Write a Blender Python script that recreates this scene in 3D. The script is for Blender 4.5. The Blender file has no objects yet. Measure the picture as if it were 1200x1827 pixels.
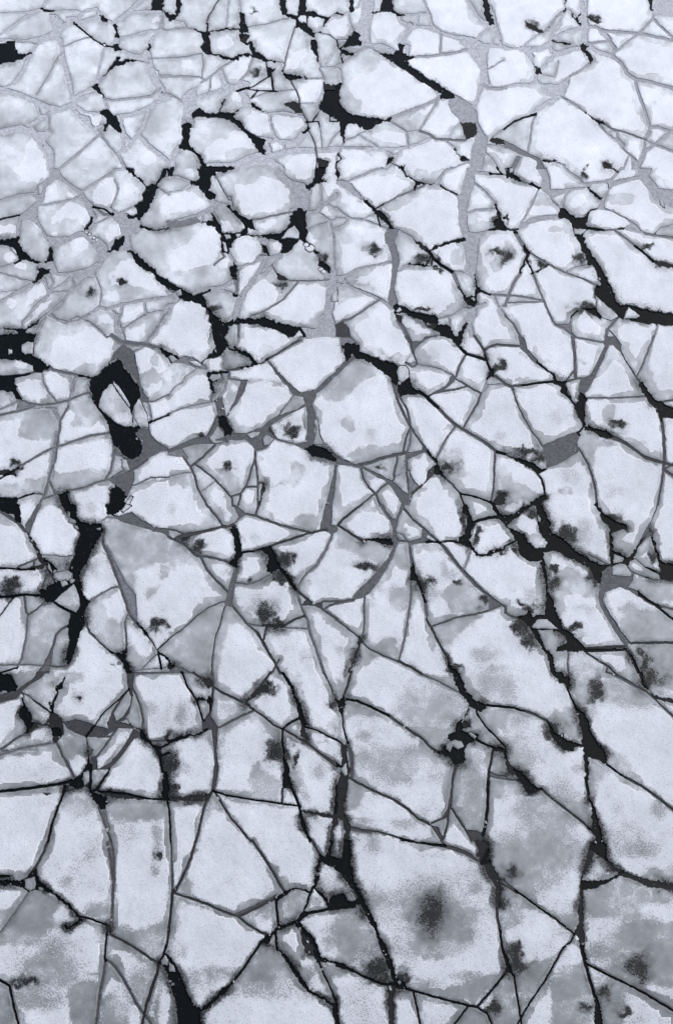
import bpy, math, random
import numpy as np

# ------------------------------------------------------------------ camera, sky, sun, exposure
scene = bpy.context.scene
W_IMG, H_IMG = 1200.0, 1827.0
CAM_H, TILT, VFOV = 60.0, math.radians(33), math.radians(50)
FPX = (H_IMG / 2) / math.tan(VFOV / 2)
cam_data = bpy.data.cameras.new("camera")
cam = bpy.data.objects.new("camera", cam_data)
scene.collection.objects.link(cam)
cam.location = (0, 0, CAM_H)
cam.rotation_euler = (TILT, 0, 0)
cam_data.sensor_fit = 'VERTICAL'
cam_data.angle = VFOV
cam_data.clip_end = 5000
scene.camera = cam

SUN_EL, SUN_AZ = math.radians(46), math.radians(60)       # thin overcast: a broad soft sun off to the side
world = bpy.data.worlds.new("World")
scene.world = world
world.use_nodes = True
wn = world.node_tree
bg = wn.nodes['Background']
sky = wn.nodes.new('ShaderNodeTexSky')
sky.sky_type = 'NISHITA'
sky.sun_disc = False
sky.sun_elevation = SUN_EL
sky.sun_rotation = SUN_AZ
sky.air_density = 1.0
sky.dust_density = 4.0
sky.ozone_density = 1.0
hsv = wn.nodes.new('ShaderNodeHueSaturation')
hsv.inputs['Saturation'].default_value = 0.75             # cloud cover greys the sky
wn.links.new(sky.outputs[0], hsv.inputs['Color'])
wn.links.new(hsv.outputs[0], bg.inputs['Color'])
bg.inputs['Strength'].default_value = 0.115
sun_d = bpy.data.lights.new("sun", 'SUN')
sun_d.energy = 1.6
sun_d.angle = math.radians(11)
sun_d.color = (1.0, 0.985, 0.97)
sun = bpy.data.objects.new("sun", sun_d)
scene.collection.objects.link(sun)
sun.rotation_euler = (math.pi / 2 - SUN_EL, 0, math.pi - SUN_AZ)
sun.location = (0, 20, 80)
scene.view_settings.view_transform = 'Standard'
scene.view_settings.look = 'None'
scene.view_settings.gamma = 1.0
scene.view_settings.exposure = 0.07

def ground(px, py, z=0.0):
    """The point of the level z under a point of the picture."""
    x = (px - W_IMG / 2) / FPX
    y = -(py - H_IMG / 2) / FPX
    dy = y * math.cos(TILT) + math.sin(TILT)
    dz = y * math.sin(TILT) - math.cos(TILT)
    t = (z - CAM_H) / dz
    return x * t, dy * t

# ------------------------------------------------------------------ node helpers
def new_mat(name):
    m = bpy.data.materials.new(name)
    m.use_nodes = True
    nt = m.node_tree
    return m, nt, nt.nodes['Principled BSDF']

def N(nt, t, **kw):
    n = nt.nodes.new(t)
    for k, v in kw.items():
        setattr(n, k, v)
    return n

def link(nt, a, b):
    nt.links.new(a, b)

def math_n(nt, op, a, b=None, c=None, clamp=False):
    n = N(nt, 'ShaderNodeMath', operation=op, use_clamp=clamp)
    for i, v in enumerate((a, b, c)):
        if v is None:
            continue
        if isinstance(v, (int, float)):
            n.inputs[i].default_value = v
        else:
            link(nt, v, n.inputs[i])
    return n.outputs[0]

def attr(nt, name):
    return N(nt, 'ShaderNodeAttribute', attribute_name=name).outputs['Fac']

def noise(nt, scale, detail=2, rough=0.5, vec=None, stretch=None):
    tc = N(nt, 'ShaderNodeNewGeometry').outputs['Position'] if vec is None else vec
    if stretch:
        mp = N(nt, 'ShaderNodeMapping')
        mp.inputs['Scale'].default_value = stretch
        link(nt, tc, mp.inputs['Vector'])
        tc = mp.outputs[0]
    n = N(nt, 'ShaderNodeTexNoise')
    n.inputs['Scale'].default_value = scale
    n.inputs['Detail'].default_value = detail
    n.inputs['Roughness'].default_value = rough
    link(nt, tc, n.inputs['Vector'])
    return n.outputs['Fac']

def sstep(nt, v, lo, hi, a=0.0, b=1.0):
    n = N(nt, 'ShaderNodeMapRange', interpolation_type='SMOOTHSTEP')
    n.inputs['From Min'].default_value = lo
    n.inputs['From Max'].default_value = hi
    n.inputs['To Min'].default_value = a
    n.inputs['To Max'].default_value = b
    link(nt, v, n.inputs['Value'])
    return n.outputs[0]

def mixc(nt, f, a, b):
    n = N(nt, 'ShaderNodeMix', data_type='RGBA')
    for s, v in ((n.inputs[0], f), (n.inputs[6], a), (n.inputs[7], b)):
        if isinstance(v, (int, float)):
            s.default_value = v
        elif isinstance(v, tuple):
            s.default_value = (*v, 1)
        else:
            link(nt, v, s)
    return n.outputs[2]

def grey(nt, val, tint):
    """a scalar brightness times a tint"""
    cb = N(nt, 'ShaderNodeCombineColor')
    for i in range(3):
        link(nt, math_n(nt, 'MULTIPLY', val, tint[i]), cb.inputs[i])
    return cb.outputs[0]

def bump(nt, bsdf, h, strength, dist):
    b = N(nt, 'ShaderNodeBump')
    b.inputs['Strength'].default_value = strength
    b.inputs['Distance'].default_value = dist
    link(nt, h, b.inputs['Height'])
    link(nt, b.outputs[0], bsdf.inputs['Normal'])

# floe ice and the snow lying on it: 'cov' = how much of the ice is under snow, 'dark' = thin sodden
# patches, 'ice' = albedo of the bare ice; the grain comes from noise
def ice_material(name, snow_lift):
    m, nt, p = new_mat(name)
    cov, dark, ice = attr(nt, 'cov'), attr(nt, 'dark'), attr(nt, 'ice')
    fine = noise(nt, 11.0, 2.5, 0.72)
    mid = noise(nt, 2.6, 3, 0.6)
    big = noise(nt, 0.45, 3, 0.55)
    grain = math_n(nt, 'ADD', math_n(nt, 'MULTIPLY', fine, 2.6), math_n(nt, 'MULTIPLY', mid, 0.3))   # about 1.5
    # snow is kept where cov beats the grain
    thr = math_n(nt, 'SUBTRACT', math_n(nt, 'ADD', math_n(nt, 'SUBTRACT', cov, grain), 1.03 + snow_lift), math_n(nt, 'MULTIPLY', attr(nt, 'near'), 0.10))
    sm = sstep(nt, thr, -0.22, 0.17)
    ice_v = math_n(nt, 'MULTIPLY', ice, math_n(nt, 'ADD', math_n(nt, 'MULTIPLY', mid, 0.30),
                   math_n(nt, 'ADD', math_n(nt, 'MULTIPLY', big, 0.45), math_n(nt, 'ADD', math_n(nt, 'MULTIPLY', fine, 0.35), 0.45))))
    ice_c = grey(nt, ice_v, (0.915, 0.99, 1.08))
    sv = math_n(nt, 'ADD', math_n(nt, 'ADD', math_n(nt, 'MULTIPLY', fine, 0.55), -0.155), math_n(nt, 'ADD', math_n(nt, 'MULTIPLY', big, 0.16), math_n(nt, 'ADD', math_n(nt, 'MULTIPLY', ice, 0.48), 0.335)))
    snow_c = grey(nt, sv, (0.915, 0.975, 1.08))
    ice_c = mixc(nt, math_n(nt, 'MULTIPLY', sstep(nt, cov, 0.3, 0.7), 0.30), ice_c, (0.02, 0.025, 0.03))     # melt pits in the snow
    frost = math_n(nt, 'MULTIPLY', sstep(nt, cov, 0.05, 0.75), math_n(nt, 'SUBTRACT', 0.42, math_n(nt, 'MULTIPLY', attr(nt, 'near'), 0.22)))
    ice_c = mixc(nt, frost, ice_c, snow_c)
    c = mixc(nt, sm, ice_c, snow_c)
    c = mixc(nt, math_n(nt, 'MULTIPLY', attr(nt, 'crust'), math_n(nt, 'MULTIPLY', mid, 1.2)), c, (0.93, 0.95, 0.98))
    dthr = math_n(nt, 'ADD', math_n(nt, 'SUBTRACT', dark, grain), 0.93)
    dm = sstep(nt, dthr, -0.25, 0.25)
    c = mixc(nt, dm, c, (0.014, 0.017, 0.019))
    link(nt, c, p.inputs['Base Color'])
    r = math_n(nt, 'ADD', math_n(nt, 'MULTIPLY', sm, 0.30), 0.58)
    link(nt, r, p.inputs['Roughness'])
    p.inputs['Specular IOR Level'].default_value = 0.25
    h = math_n(nt, 'ADD', math_n(nt, 'MULTIPLY', sm, 0.6), math_n(nt, 'MULTIPLY', fine, 0.5))
    bump(nt, p, h, 0.5, 0.022)
    return m

M_ICE = ice_material('bare_ice', 0.0)
M_SNOW = ice_material('snow', 0.0)

def slush_material():
    m, nt, p = new_mat('frazil_slush')
    t = attr(nt, 'tone')
    fine = noise(nt, 11, 2, 0.7)
    mid = noise(nt, 2.5, 3, 0.6)
    spk = math_n(nt, 'ADD', math_n(nt, 'MULTIPLY', fine, 1.5), math_n(nt, 'MULTIPLY', noise(nt, 5.0, 2, 0.7), 0.7))
    v = math_n(nt, 'MULTIPLY', t, math_n(nt, 'ADD', math_n(nt, 'ADD', spk, math_n(nt, 'MULTIPLY', mid, 0.9)), -0.55))
    link(nt, grey(nt, v, (0.92, 0.98, 1.11)), p.inputs['Base Color'])
    p.inputs['Roughness'].default_value = 0.75
    p.inputs['Specular IOR Level'].default_value = 0.2
    bump(nt, p, fine, 0.3, 0.02)
    return m
M_SLUSH = slush_material()

def water_material():
    m, nt, p = new_mat('open_water')
    sp = noise(nt, 5.0, 4, 0.75)
    k = sstep(nt, sp, 0.58, 0.72, 0.0, 1.0)                 # grains of frazil drifting on the black water
    link(nt, mixc(nt, k, (0.004, 0.006, 0.007), (0.035, 0.042, 0.048)), p.inputs['Base Color'])
    p.inputs['Roughness'].default_value = 0.25
    p.inputs['IOR'].default_value = 1.33
    p.inputs['Specular IOR Level'].default_value = 0.28
    bump(nt, p, noise(nt, 1.5, 2), 0.08, 0.02)
    return m
M_WATER = water_material()

ICE_MAP = """
T 0 0
6 3 60 205 190 110 300 60
6 3 60 90 200 85 300 62
6 3 380 75 560 75
0 4 315 72 365 76
P6 350 100 365 150 370 220 350 250 380 265 425 270 450 200 490 185 540 170 540 120 500 110 470 160 400 100
6 6 60 285 190 292 290 270 370 240
6 6 100 590 150 530 210 400 260 320 310 285 400 265
6 2 60 610 100 590
P0 55 310 100 300 130 370 170 385 210 380 160 425 60 480
5 2 100 295 200 300 260 310
5 2 420 400 340 550 260 675
6 8 430 280 450 400 500 600 515 700
6 10 60 650 150 680 250 720 340 760 430 780 510 750
5 2 470 325 550 290 660 260
0 2.5 530 165 600 220 670 280 740 320 810 335
6 4 440 190 530 165
6 3 690 600 700 520 735 360 760 330
6 4 515 700 560 675 680 610
P0 740 545 800 460 830 400 860 405 850 430 970 420 970 430 880 460 830 470
P0 815 175 835 180 855 265 820 260
6 5 800 160 815 180
6 8 835 260 830 340
P0 805 320 830 310 870 360 810 360
6 6 540 165 690 120 730 130 810 165
P0 715 110 740 108 770 150 725 152
6 6 480 130 560 130 600 80 690 60 710 95
6 7 820 160 880 115 920 80 950 52
P0 1075 72 1110 55 1165 62 1165 72
6 6 920 90 1080 80 1150 80
P0 1165 75 1205 80 1205 120 1180 120
6 4 860 268 930 260 1040 225 1150 215
6 6 1150 90 1150 200 1110 250 1075 300
P0 1060 310 1080 320 1065 360 1050 350
6 6 840 350 950 390 1000 400 1060 370
6 14 1050 380 1070 470 1110 570 1150 640 1160 700
6 6 1080 520 1150 545 1205 540
5 4 740 700 800 715 900 705 1080 685 1130 640
6 5 740 545 690 600
P0 655 620 690 600 745 690 735 695 690 650
6 5 745 700 765 780
6 5 540 750 600 795 700 810 760 780
P6 500 770 520 700 590 680 690 650 590 710 540 740
6 8 830 830 940 820 1040 775 1170 705 1205 690
P0 725 800 765 780 830 830 870 940 850 950 775 880 750 935 735 930 770 840 725 825
6 8 870 900 885 960 930 1000
5 2 350 840 352 930
6 5 230 910 260 950 350 940
6 7 220 890 290 840 400 790 480 770
6 6 250 720 285 820
6 12 60 930 150 910 220 940 290 1000 360 1080 360 1205
6 10 290 1000 350 940
6 8 510 760 570 830 650 900 710 960
P6 560 810 640 830 660 890 620 890
6 3 680 915 740 890
5 4 710 960 600 1060 480 1160 425 1205
5 3 710 960 780 1040 840 1110 900 1205
6 6 870 950 885 1060 840 1100
6 6 1060 790 1020 900 960 990 890 1080
6 4 870 830 870 930
6 8 990 960 1050 1030 1150 1110 1205 1150
6 6 850 1110 890 1190
S 190 1050 230 980 250 1040 300 1090 340 1150 310 1220 130 1220 180 1140
S 645 850 700 830 740 850 690 900 660 895
s 1055 1140 50 45
s 1115 140 25 20
c 1120 515 5
c 745 318 4
c 700 90 3
T 300 0
P0 0 90 50 100 70 60 60 50 95 50 90 85 55 125 15 150 0 130
6 4 60 150 110 160 130 200
5 3 -5 215 60 205 130 200 200 210
5 2 -5 410 90 408 150 400 240 380
5 3 -5 548 100 545 220 550 240 560
P0 195 205 265 225 300 225 470 200 480 208 400 222 300 235 290 260 300 320 310 365 350 385 460 410 545 375 600 390 600 410 545 390 470 435 330 395 240 375 235 340 250 300 240 240
P0 275 165 290 168 285 210 272 215
3 2 275 170 290 110 325 55
6 2 410 200 420 110 425 50
6 3 515 90 510 50
P0 505 95 540 90 560 170 575 230 520 235 500 200 520 160
P1 505 245 575 240 565 290 550 315 520 290
P0 580 290 605 295 620 360 680 390 700 420 765 430 765 440 700 440 680 430 600 400 590 340
6 3 560 310 590 340
5 2 575 190 700 170 850 130
4 2 900 200 870 300 840 400 830 470 815 510
5 2 765 435 830 450
P0 770 45 820 45 850 90 920 115 950 45 985 45 985 75 1045 85 1060 100 1110 115 1150 130 1085 225 1115 150 1100 130 1000 110 990 180 1055 250 1050 262 1000 245 910 190 905 150 850 120 810 95
5 3 1150 125 1205 90
F 920 130 945 110 985 110 985 160 940 160
P0 1010 290 1040 280 1065 310 1060 360 1075 400 1070 425 1035 380 1010 330
6 6 1030 250 1035 290
6 3 1060 420 1090 480
6 3 1120 470 1160 400 1190 350
6 3 1090 480 1205 480
5 2 1070 230 1150 250 1205 290
5 2 240 560 250 440 240 380
5 3 230 590 310 540 380 480 460 435
6 10 370 510 400 590 440 620
P6 90 700 150 640 230 600 250 560 300 550 230 590 200 640 210 690 240 700 200 720 200 760 170 830 180 870 100 870 110 760
P0 100 900 130 870 170 890 160 960 150 1020 190 1075 170 1085 75 1050 100 1000
6 8 30 1205 40 1100 75 1050
5 4 -5 670 30 680 70 700 90 720
6 8 200 700 290 670 400 640 480 620 540 600
P6 380 600 480 600 520 560 590 590 560 660 590 710 560 760 530 760 520 690 490 650 430 650 300 680 280 670 380 640
5 2 300 550 300 620 280 670
P0 170 815 215 765 260 800 350 810 370 795 440 800 490 795 460 830 520 870 560 920 620 960 690 1000 680 1040 695 1100 670 1095 630 1060 590 990 520 920 440 860 370 840 200 835 180 845
P0 400 715 395 745 370 780 385 730
5 2 370 785 360 810
6 3 400 720 430 680
P0 585 740 620 735 680 800 650 785 600 770
6 3 495 790 585 745
0 2 515 640 600 620 710 550 760 490
P0 700 480 760 490 740 540 715 550
0 3 740 550 750 640
0 2 590 640 660 645 770 648
0 2 600 690 640 645
3 2 700 450 715 550
k 620 540 45 32
5 3 600 410 570 510 520 570
P0 810 505 870 530 975 543 870 570 840 560 820 535
3 2 870 570 910 640 935 700 935 750
P1 830 740 890 725 935 740 960 800 930 810 880 780 840 770
3 2 950 790 990 860 1000 920
0 2 975 945 1010 910
0 2 980 870 1070 865
P0 1020 870 1060 800 1075 800 1040 870
0 2 1150 865 1205 865
P0 1115 640 1205 640 1205 860 1150 820 1065 780 1090 720 1110 660
P1 1110 600 1205 600 1205 650 1110 650
6 3 960 740 1060 740 1080 700 1110 600 1110 565
5 3 870 565 1000 560 1110 560 1080 490
6 4 650 790 720 810 830 800 960 830
6 4 720 810 730 890 760 970 790 1000
6 6 650 980 750 1000 900 1010 990 920
5 2 590 700 700 660 900 640
6 10 700 1120 800 1090 920 1070 1060 1075 1205 1060
6 8 700 1010 720 1060 730 1120
6 4 820 1000 825 1090
6 4 910 1080 940 1000 1000 930
3 2 1000 920 1040 1010 1060 1100 1055 1205
P1 1060 1120 1150 1150 1130 1205 1070 1205
5 2 1080 900 1100 1060
5 2 1130 1060 1170 990 1205 950
P0 195 1095 225 1095 260 1160 280 1190 470 1190 470 1210 220 1210 240 1180
6 12 280 1185 470 1180 600 1120 690 1100
6 14 560 1180 640 1140 740 1160 800 1205
S 830 490 830 440 900 370 970 360 980 410 900 490
S 95 440 150 430 170 490 110 500
S 250 1080 350 1000 430 990 470 930 580 960 620 1060 430 1060 380 1130 280 1140
S 530 850 600 790 700 820 730 900 740 950 650 970 560 920
S 730 840 800 820 960 850 970 900 820 990 760 930
S 930 650 970 600 1050 570 1110 570 1090 700 1060 740 950 740
s 490 690 30 30
S 420 550 570 410 600 410 560 500 500 570
s 410 310 60 40
s 430 180 25 15
S 830 1205 880 1110 1030 1090 1055 1205
S 1120 180 1200 130 1205 280
s 765 1060 45 35
s 650 60 0 0
k 645 62 35 15
T 600 0
P0 80 45 125 45 120 75 95 80 80 65
0 2 -5 95 28 98
6 3 0 120 80 90 150 50
P6 190 50 270 50 265 90 255 140 240 200 240 290 255 320 190 320 170 280 165 240 130 220 140 190 175 120
6 3 90 120 100 180 120 225
P0 120 225 150 235 165 260 160 280 185 305 170 320 40 333 70 290
6 3 60 330 100 225
6 2 -5 283 60 285
P0 10 320 40 350 110 380 115 395 80 400 45 385 35 410 30 370
5 3 0 470 100 410 190 340 230 330 310 380
6 8 120 325 200 325 330 325 400 360
P0 260 90 270 80 310 75 350 65 340 52 375 52 410 70 440 90 480 100 480 110 430 110 380 85 320 85 265 98
6 5 440 110 460 150 540 190 500 240 455 320
6 3 470 105 580 100 640 90
6 4 580 110 560 190
6 6 540 195 590 190 690 195
6 4 640 50 665 110 685 195
6 7 685 200 760 240 840 260 960 275 1050 320 1130 325 1205 335
P6 900 280 960 270 1060 320 1100 320 1070 400 1075 480 1090 600 1060 620 1020 590 1025 500 1000 450 960 400 930 350 890 310
6 4 1010 270 1060 220 1095 190
P0 1025 50 1070 50 1095 90 1118 165 1100 178 1075 140 1050 90
6 5 975 60 1010 120 1095 185
6 5 1095 60 1120 100 1130 170 1150 220 1175 320
6 5 1110 190 1130 250 1105 315
5 3 745 240 742 330 735 385
5 4 545 405 640 400 740 392 850 375 920 355
6 4 740 380 770 385
P0 305 375 360 375 405 385 440 350 450 320 480 320 475 380 495 400 550 400 550 405 500 425 520 460 590 510 640 550 700 580 750 620 790 650 835 665 840 690 790 705 750 705 735 690 745 670 690 635 640 600 580 570 540 540 480 500 420 460 370 425
6 8 450 320 510 330 500 400
5 1.5 1085 490 1130 465 1190 425
5 5 1050 605 1080 625 1140 630 1205 628
6 6 1030 610 1010 680 980 760
P5 800 710 840 670 900 700 970 745 1000 790 1010 870 1040 940 1080 980 1070 1040 1060 1100 1040 1205 950 1205 960 1100 980 1000 1000 930 960 890 880 880 870 850 820 800 795 740
P1 885 880 930 880 980 880 1000 910 1000 970 970 980 940 1000 920 990 910 950
5 5 740 690 700 720 600 760 500 800 400 835 370 850
P0 -5 600 30 595 25 740 60 780 100 815 130 820 240 828 355 855 330 860 230 930 200 930 140 885 80 880 50 1005 35 960 20 870 -5 860
6 5 -5 480 25 500 30 600
5 3 320 855 200 935 120 980 50 1000
5 3 60 1000 40 1040 80 1050 200 1055
5 3 370 860 440 900 500 940 510 1030
6 3 500 940 590 935
5 3 710 740 650 830 590 930
4 4 590 935 650 950 710 990 800 995 920 1000
6 4 870 890 820 940 800 980
6 5 660 990 600 1020 520 1050 400 1060 200 1055 50 1050 -5 1060
6 4 170 970 230 1010 290 1050
6 4 450 1080 400 1130 350 1205
6 4 380 1090 270 1060
P0 370 1120 400 1120 405 1135 360 1178 355 1160
P1 440 1185 480 1185 490 1205 445 1205
6 4 770 1000 820 1040 850 1070
P0 845 1065 880 1105 940 1125 940 1140 900 1142 880 1120
6 4 890 1140 950 1160
6 3 1060 1090 1110 1140 1150 1200
5 3 1110 980 1150 950 1205 915
P1 1085 990 1130 985 1185 1000 1190 1030 1140 1030 1100 1015
5 4 1070 1040 1130 1030 1205 1050
0 2 0 1160 35 1135
5 3 35 1060 0 1120
w 50 200
b 110 180 30 50
w 340 200
w 600 300
w 800 310
w 850 160
w 1180 150
w 700 500
w 1150 550
w 1100 800
S 20 470 200 470 320 440 420 480 560 570 740 680 680 710 380 830 170 805 180 760 185 720 130 690 90 650 70 600 110 580 200 540 290 480 250 460 100 480 40 560
B 20 470 100 420 190 380 320 430 290 480 200 540 110 580 70 600 30 560
w 750 850
w 300 950
w 900 1060
S 420 1180 450 1130 550 1060 650 1020 780 1015 840 1070 880 1140 900 1205 420 1205
S 60 1150 150 1120 270 1110 360 1120 350 1205 50 1205
S 480 860 560 820 690 750 620 830 590 820 500 850
w 1150 1120
c 530 165 4
c 1000 400 4
c 440 390 4
T 900 0
w 100 300
w 800 130
w 1050 400
w 650 600
w 470 180
w 650 250
w 600 330
w 1030 650
w 900 270
w 1100 180
w 100 700
w 60 560
w 450 450
w 1090 960
w 930 1000
w 1000 820
w 260 400
w 200 860
w 50 1130
k 210 190 60 25
P1 150 150 190 155 270 215 270 235 230 225 160 185
6 3 -5 335 60 345 120 350 150 310 250 240
5 4 250 240 300 210 350 140 400 90
6 4 420 80 380 180 330 260
P0 420 50 455 50 450 65 430 70
P0 480 120 500 125 525 110 520 150 540 172 520 165
6 5 450 70 500 120 540 180
P6 530 50 555 50 580 150 595 200 590 320 530 320 545 220 535 170
6 4 580 50 575 110 595 200
6 6 330 290 380 250 450 220 540 200
P0 375 300 430 290 470 310 460 322 420 315
P6 120 350 180 345 210 400 200 440 220 480 250 480 230 560 260 590 380 600 460 545 450 610 420 680 370 700 300 680 260 650 250 600 150 600 60 620 -5 630 -5 610 80 590 180 590 210 560 210 480 180 430
6 10 120 350 250 350 310 320 340 290
6 8 310 320 340 370 400 380 480 350 530 345
6 6 400 380 350 400 300 440 260 490
P0 225 475 255 490 255 505 230 530 220 520 235 500
c 222 500 4
6 1.5 380 440 350 550 270 530
P0 530 330 560 312 590 330 580 350 615 380 640 435 610 447 590 400
k 650 140 50 25
P1 585 125 600 115 690 160 660 170
5 4 600 310 750 290
6 5 590 190 660 195 700 235
5 5 640 190 700 220 820 225 960 240 1060 255 1140 275
5 4 960 230 1010 180 1055 130 1060 110
5 4 1055 130 1100 180 1140 215
P0 985 50 1060 65 1050 80 1040 80
P6 1050 80 1110 50 1140 50 1140 120 1060 115
6 10 690 220 740 280
5 6 740 280 780 340 770 400 830 450 870 520 930 565 1050 585 1150 615
6 8 590 310 660 370 770 400
5 3 790 370 870 300 940 250
5 5 930 590 960 690 1000 800 1035 910
5 5 1035 910 1090 905 1145 925
P5 1035 905 1045 950 1010 1000 985 985
5 3 610 450 540 500 460 545
6 7 370 700 290 740 230 780 195 815
5 4 410 695 470 730 520 760 575 800
P0 575 800 650 855 710 880 670 890 620 850
5 3 670 890 730 955 800 1000 860 1080 930 1140 960 1170
4 3 710 880 760 920 830 935 920 965 1000 995
5 3 730 955 760 930 800 940 800 980 850 1030
0 3 -5 920 60 870 120 843 220 815
5 3 220 815 190 890 180 990 160 1080
P4 -5 1000 60 1030 150 1080 250 1130 290 1205 220 1205 230 1150 180 1120 100 1100 30 1060 -5 1050
P4 80 1110 115 1115 70 1205 35 1205
P0 255 1135 300 1140 370 1150 370 1160 290 1155
6 3 370 1160 430 1180
5 4 1000 1000 1060 1030 1145 1060
5 4 1060 1030 1130 980
5 6 1060 1030 1000 1080 960 1160 950 1205
5 4 1000 1000 990 1060 960 1150
5 3 880 1120 840 1205
P5 900 1120 940 1150 970 1205 900 1205
S 220 920 250 850 350 840 430 800 530 810 600 850 680 920 730 970 700 1050 620 1090 540 1080 430 1050 340 1020 250 990
P1 705 1160 735 1155 760 1190 770 1205 710 1205
k 735 1180 45 40
b 180 980 50 30
b 900 950 70 30
b 1050 740 40 15
k 545 1190 30 15
S 700 1040 780 1020 830 1100 800 1150 750 1090
S 1040 1150 1145 1110 1145 1205 1040 1205
S 270 1130 330 1090 400 1110 440 1205 420 1200 300 1140
T 0 300
P5 360 0 350 60 260 140 230 190 270 230 200 290 140 330 160 350 270 340 270 280 310 240 320 180 330 140 370 110 400 80 430 90 500 130 560 190 550 210 600 250 650 280 690 280 640 230 600 190 600 160 540 130 480 90 440 50 420 0
F 270 130 290 115 305 140 300 180 275 190
5 4 60 212 150 185 230 180
0 3 60 350 125 333
5 4 600 155 700 90 800 30 830 5
5 4 310 265 420 245 520 225 550 205
6 5 900 0 860 10 820 10
P0 900 0 945 0 965 45 1010 70 1030 105 1040 125 1085 115 1110 115 1145 60 1165 0 1205 0 1180 60 1150 80 1130 120 1105 160 1085 240 1065 270 1080 275 1045 310 990 375 975 350 920 360 915 345 980 320 970 260 1000 240 1020 225 1015 190 1040 150 1020 110 980 75 930 35
5 3 1130 140 1205 190
5 3 1080 230 1110 200 1120 150
P5 800 290 860 320 900 320 960 345 1000 380 1020 410 960 440 930 500 940 560 960 600 920 600 880 580 870 510 860 440 850 400 810 370 800 340
5 3 820 80 845 150 820 220 790 280
4 4 680 275 740 330 800 330
0 3 675 275 740 290 805 330
5 3 800 340 720 380 650 420 620 440
5 4 860 320 920 290 970 265
P0 595 425 625 390 650 340 662 350 655 395 620 430 600 440
5 10 590 200 640 290 670 350 650 400
P5 160 350 240 380 290 430 320 500 360 540 420 550 480 530 540 500 600 490 660 550 700 600 740 610 700 570 640 500 600 450 560 450 500 480 400 490 340 480 310 430 280 370 270 330 180 330
5 6 150 350 130 430 130 500
P0 60 530 110 500 135 490 140 510 130 525 170 580 215 640 270 655 285 680 250 680 190 655 150 660 120 600 90 560
5 3 60 560 150 660 60 690
0 3 140 660 110 675
P0 345 575 365 560 385 600 380 630 375 660 330 670 350 640
5 5 360 540 370 600
P5 700 480 760 540 780 600 720 630 690 640 700 600 660 560
P5 370 610 400 700 420 740 500 740 560 725 640 700 700 660 730 620 720 680 680 730 690 780 620 780 530 770 430 770 380 760 350 720 290 670 350 660
P0 785 590 820 520 860 490 885 490 880 540 860 570 830 590 800 585
5 8 780 600 730 640 700 700
P0 270 715 330 710 355 720 350 740 310 770 280 800 245 815 290 740
5 3 80 770 150 790 240 810
6 2 60 880 120 875
5 5 60 920 150 870 240 815
5 4 270 700 260 800 300 700
5 3 350 740 380 820 360 860
5 3 510 775 440 830 350 880
5 3 350 885 430 880 500 875 560 840 620 775
5 3 510 775 530 830 500 875
5 3 500 875 440 960 350 1030 270 1090
5 4 330 810 345 880 340 910 270 970 210 1040 160 1100
5 2 690 780 720 850 720 920 710 990
5 5 710 990 760 1005 870 970 1000 945 1150 925 1205 920
5 4 710 990 640 1040 550 1085 480 1095 400 1075 350 1030
5 5 870 970 860 1050 840 1120
P5 800 1010 850 1040 840 1120 870 1130 870 1180 820 1180 810 1130 820 1080
5 4 480 1095 550 1060 640 1100 720 1160 760 1205
5 3 610 1070 660 1030 700 1010
5 3 860 1120 890 1205
5 4 1030 960 1040 1040 1150 1020
5 4 1050 1040 980 1080 880 1150
5 10 1205 985 1150 1090 1090 1180 1070 1205
P0 60 1130 180 1145 250 1100 275 1090 270 1110 220 1140 185 1165 180 1205 120 1205 125 1170 100 1155
5 4 320 1070 270 1150 250 1205
5 3 330 1040 440 1100 480 1110
P0 930 590 980 610 1080 700 1150 770 1205 800 1205 860 1120 800 1090 750 1030 720 980 680 960 640
0 3 1010 415 1060 430
P1 1010 420 1060 420 1100 435 1200 430 1205 440 1120 445 1060 440
5 8 1000 430 960 460
k 870 805 40 40
P1 850 800 870 780 890 800 900 820 870 840 845 825
k 620 880 50 30
S 200 0 340 0 330 60 260 105 200 100 130 90 150 60 90 0
S 670 160 730 100 790 80 820 90 835 160 800 230 770 265 660 250
S 880 130 950 100 985 150 940 180 880 185
S 370 370 430 290 510 240 570 260 645 330 600 410 550 370 480 360 430 390 380 395
s 390 468 22 20
S 770 410 840 400 860 430 860 460 820 500 790 530 760 470
s 570 550 60 50
S 110 710 150 670 195 690 180 720
S 190 950 250 840 300 820 330 890 280 920 180 1000
S 60 400 115 410 110 460 60 520
s 80 630 40 40
s 80 970 30 30
S 190 1130 260 1000 370 930 330 1000 240 1080
S 780 780 830 700 950 640 1050 740 1140 850 1100 870 960 850 880 830 790 840
s 790 920 50 40
S 690 1060 760 1030 820 1080 800 1110 700 1100
S 870 1090 900 1030 1010 990 1020 1030 900 1110
S 570 1205 600 1130 660 1130 730 1190 750 1205
S 900 1160 980 1140 1020 1120 1040 1205 890 1205
S 1140 230 1205 190 1205 350 1150 320
S 320 200 350 130 370 150 360 190
S 490 190 490 170 550 195 520 210
S 590 0 630 0 640 5
c 640 470 5
c 670 495 5
c 690 510 4
c 620 455 4
T 300 300
P0 210 0 440 0 400 30 340 20 345 45 310 55 300 75 310 110 290 160 340 185 340 215 300 225 260 190 220 130 170 115 165 85 200 90 225 50
P1 210 90 300 80 310 110 290 150 240 150 225 120
P0 0 0 40 0 35 50 0 60
5 6 -5 65 60 60 130 85 170 100
5 8 440 10 390 40 340 60
6 3 -5 175 100 160 170 110
5 8 -5 390 100 370 200 340 300 290 330 270
P4 -5 380 100 380 200 350 230 380 180 400 100 420 -5 430
5 4 180 350 240 390 250 330
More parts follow.
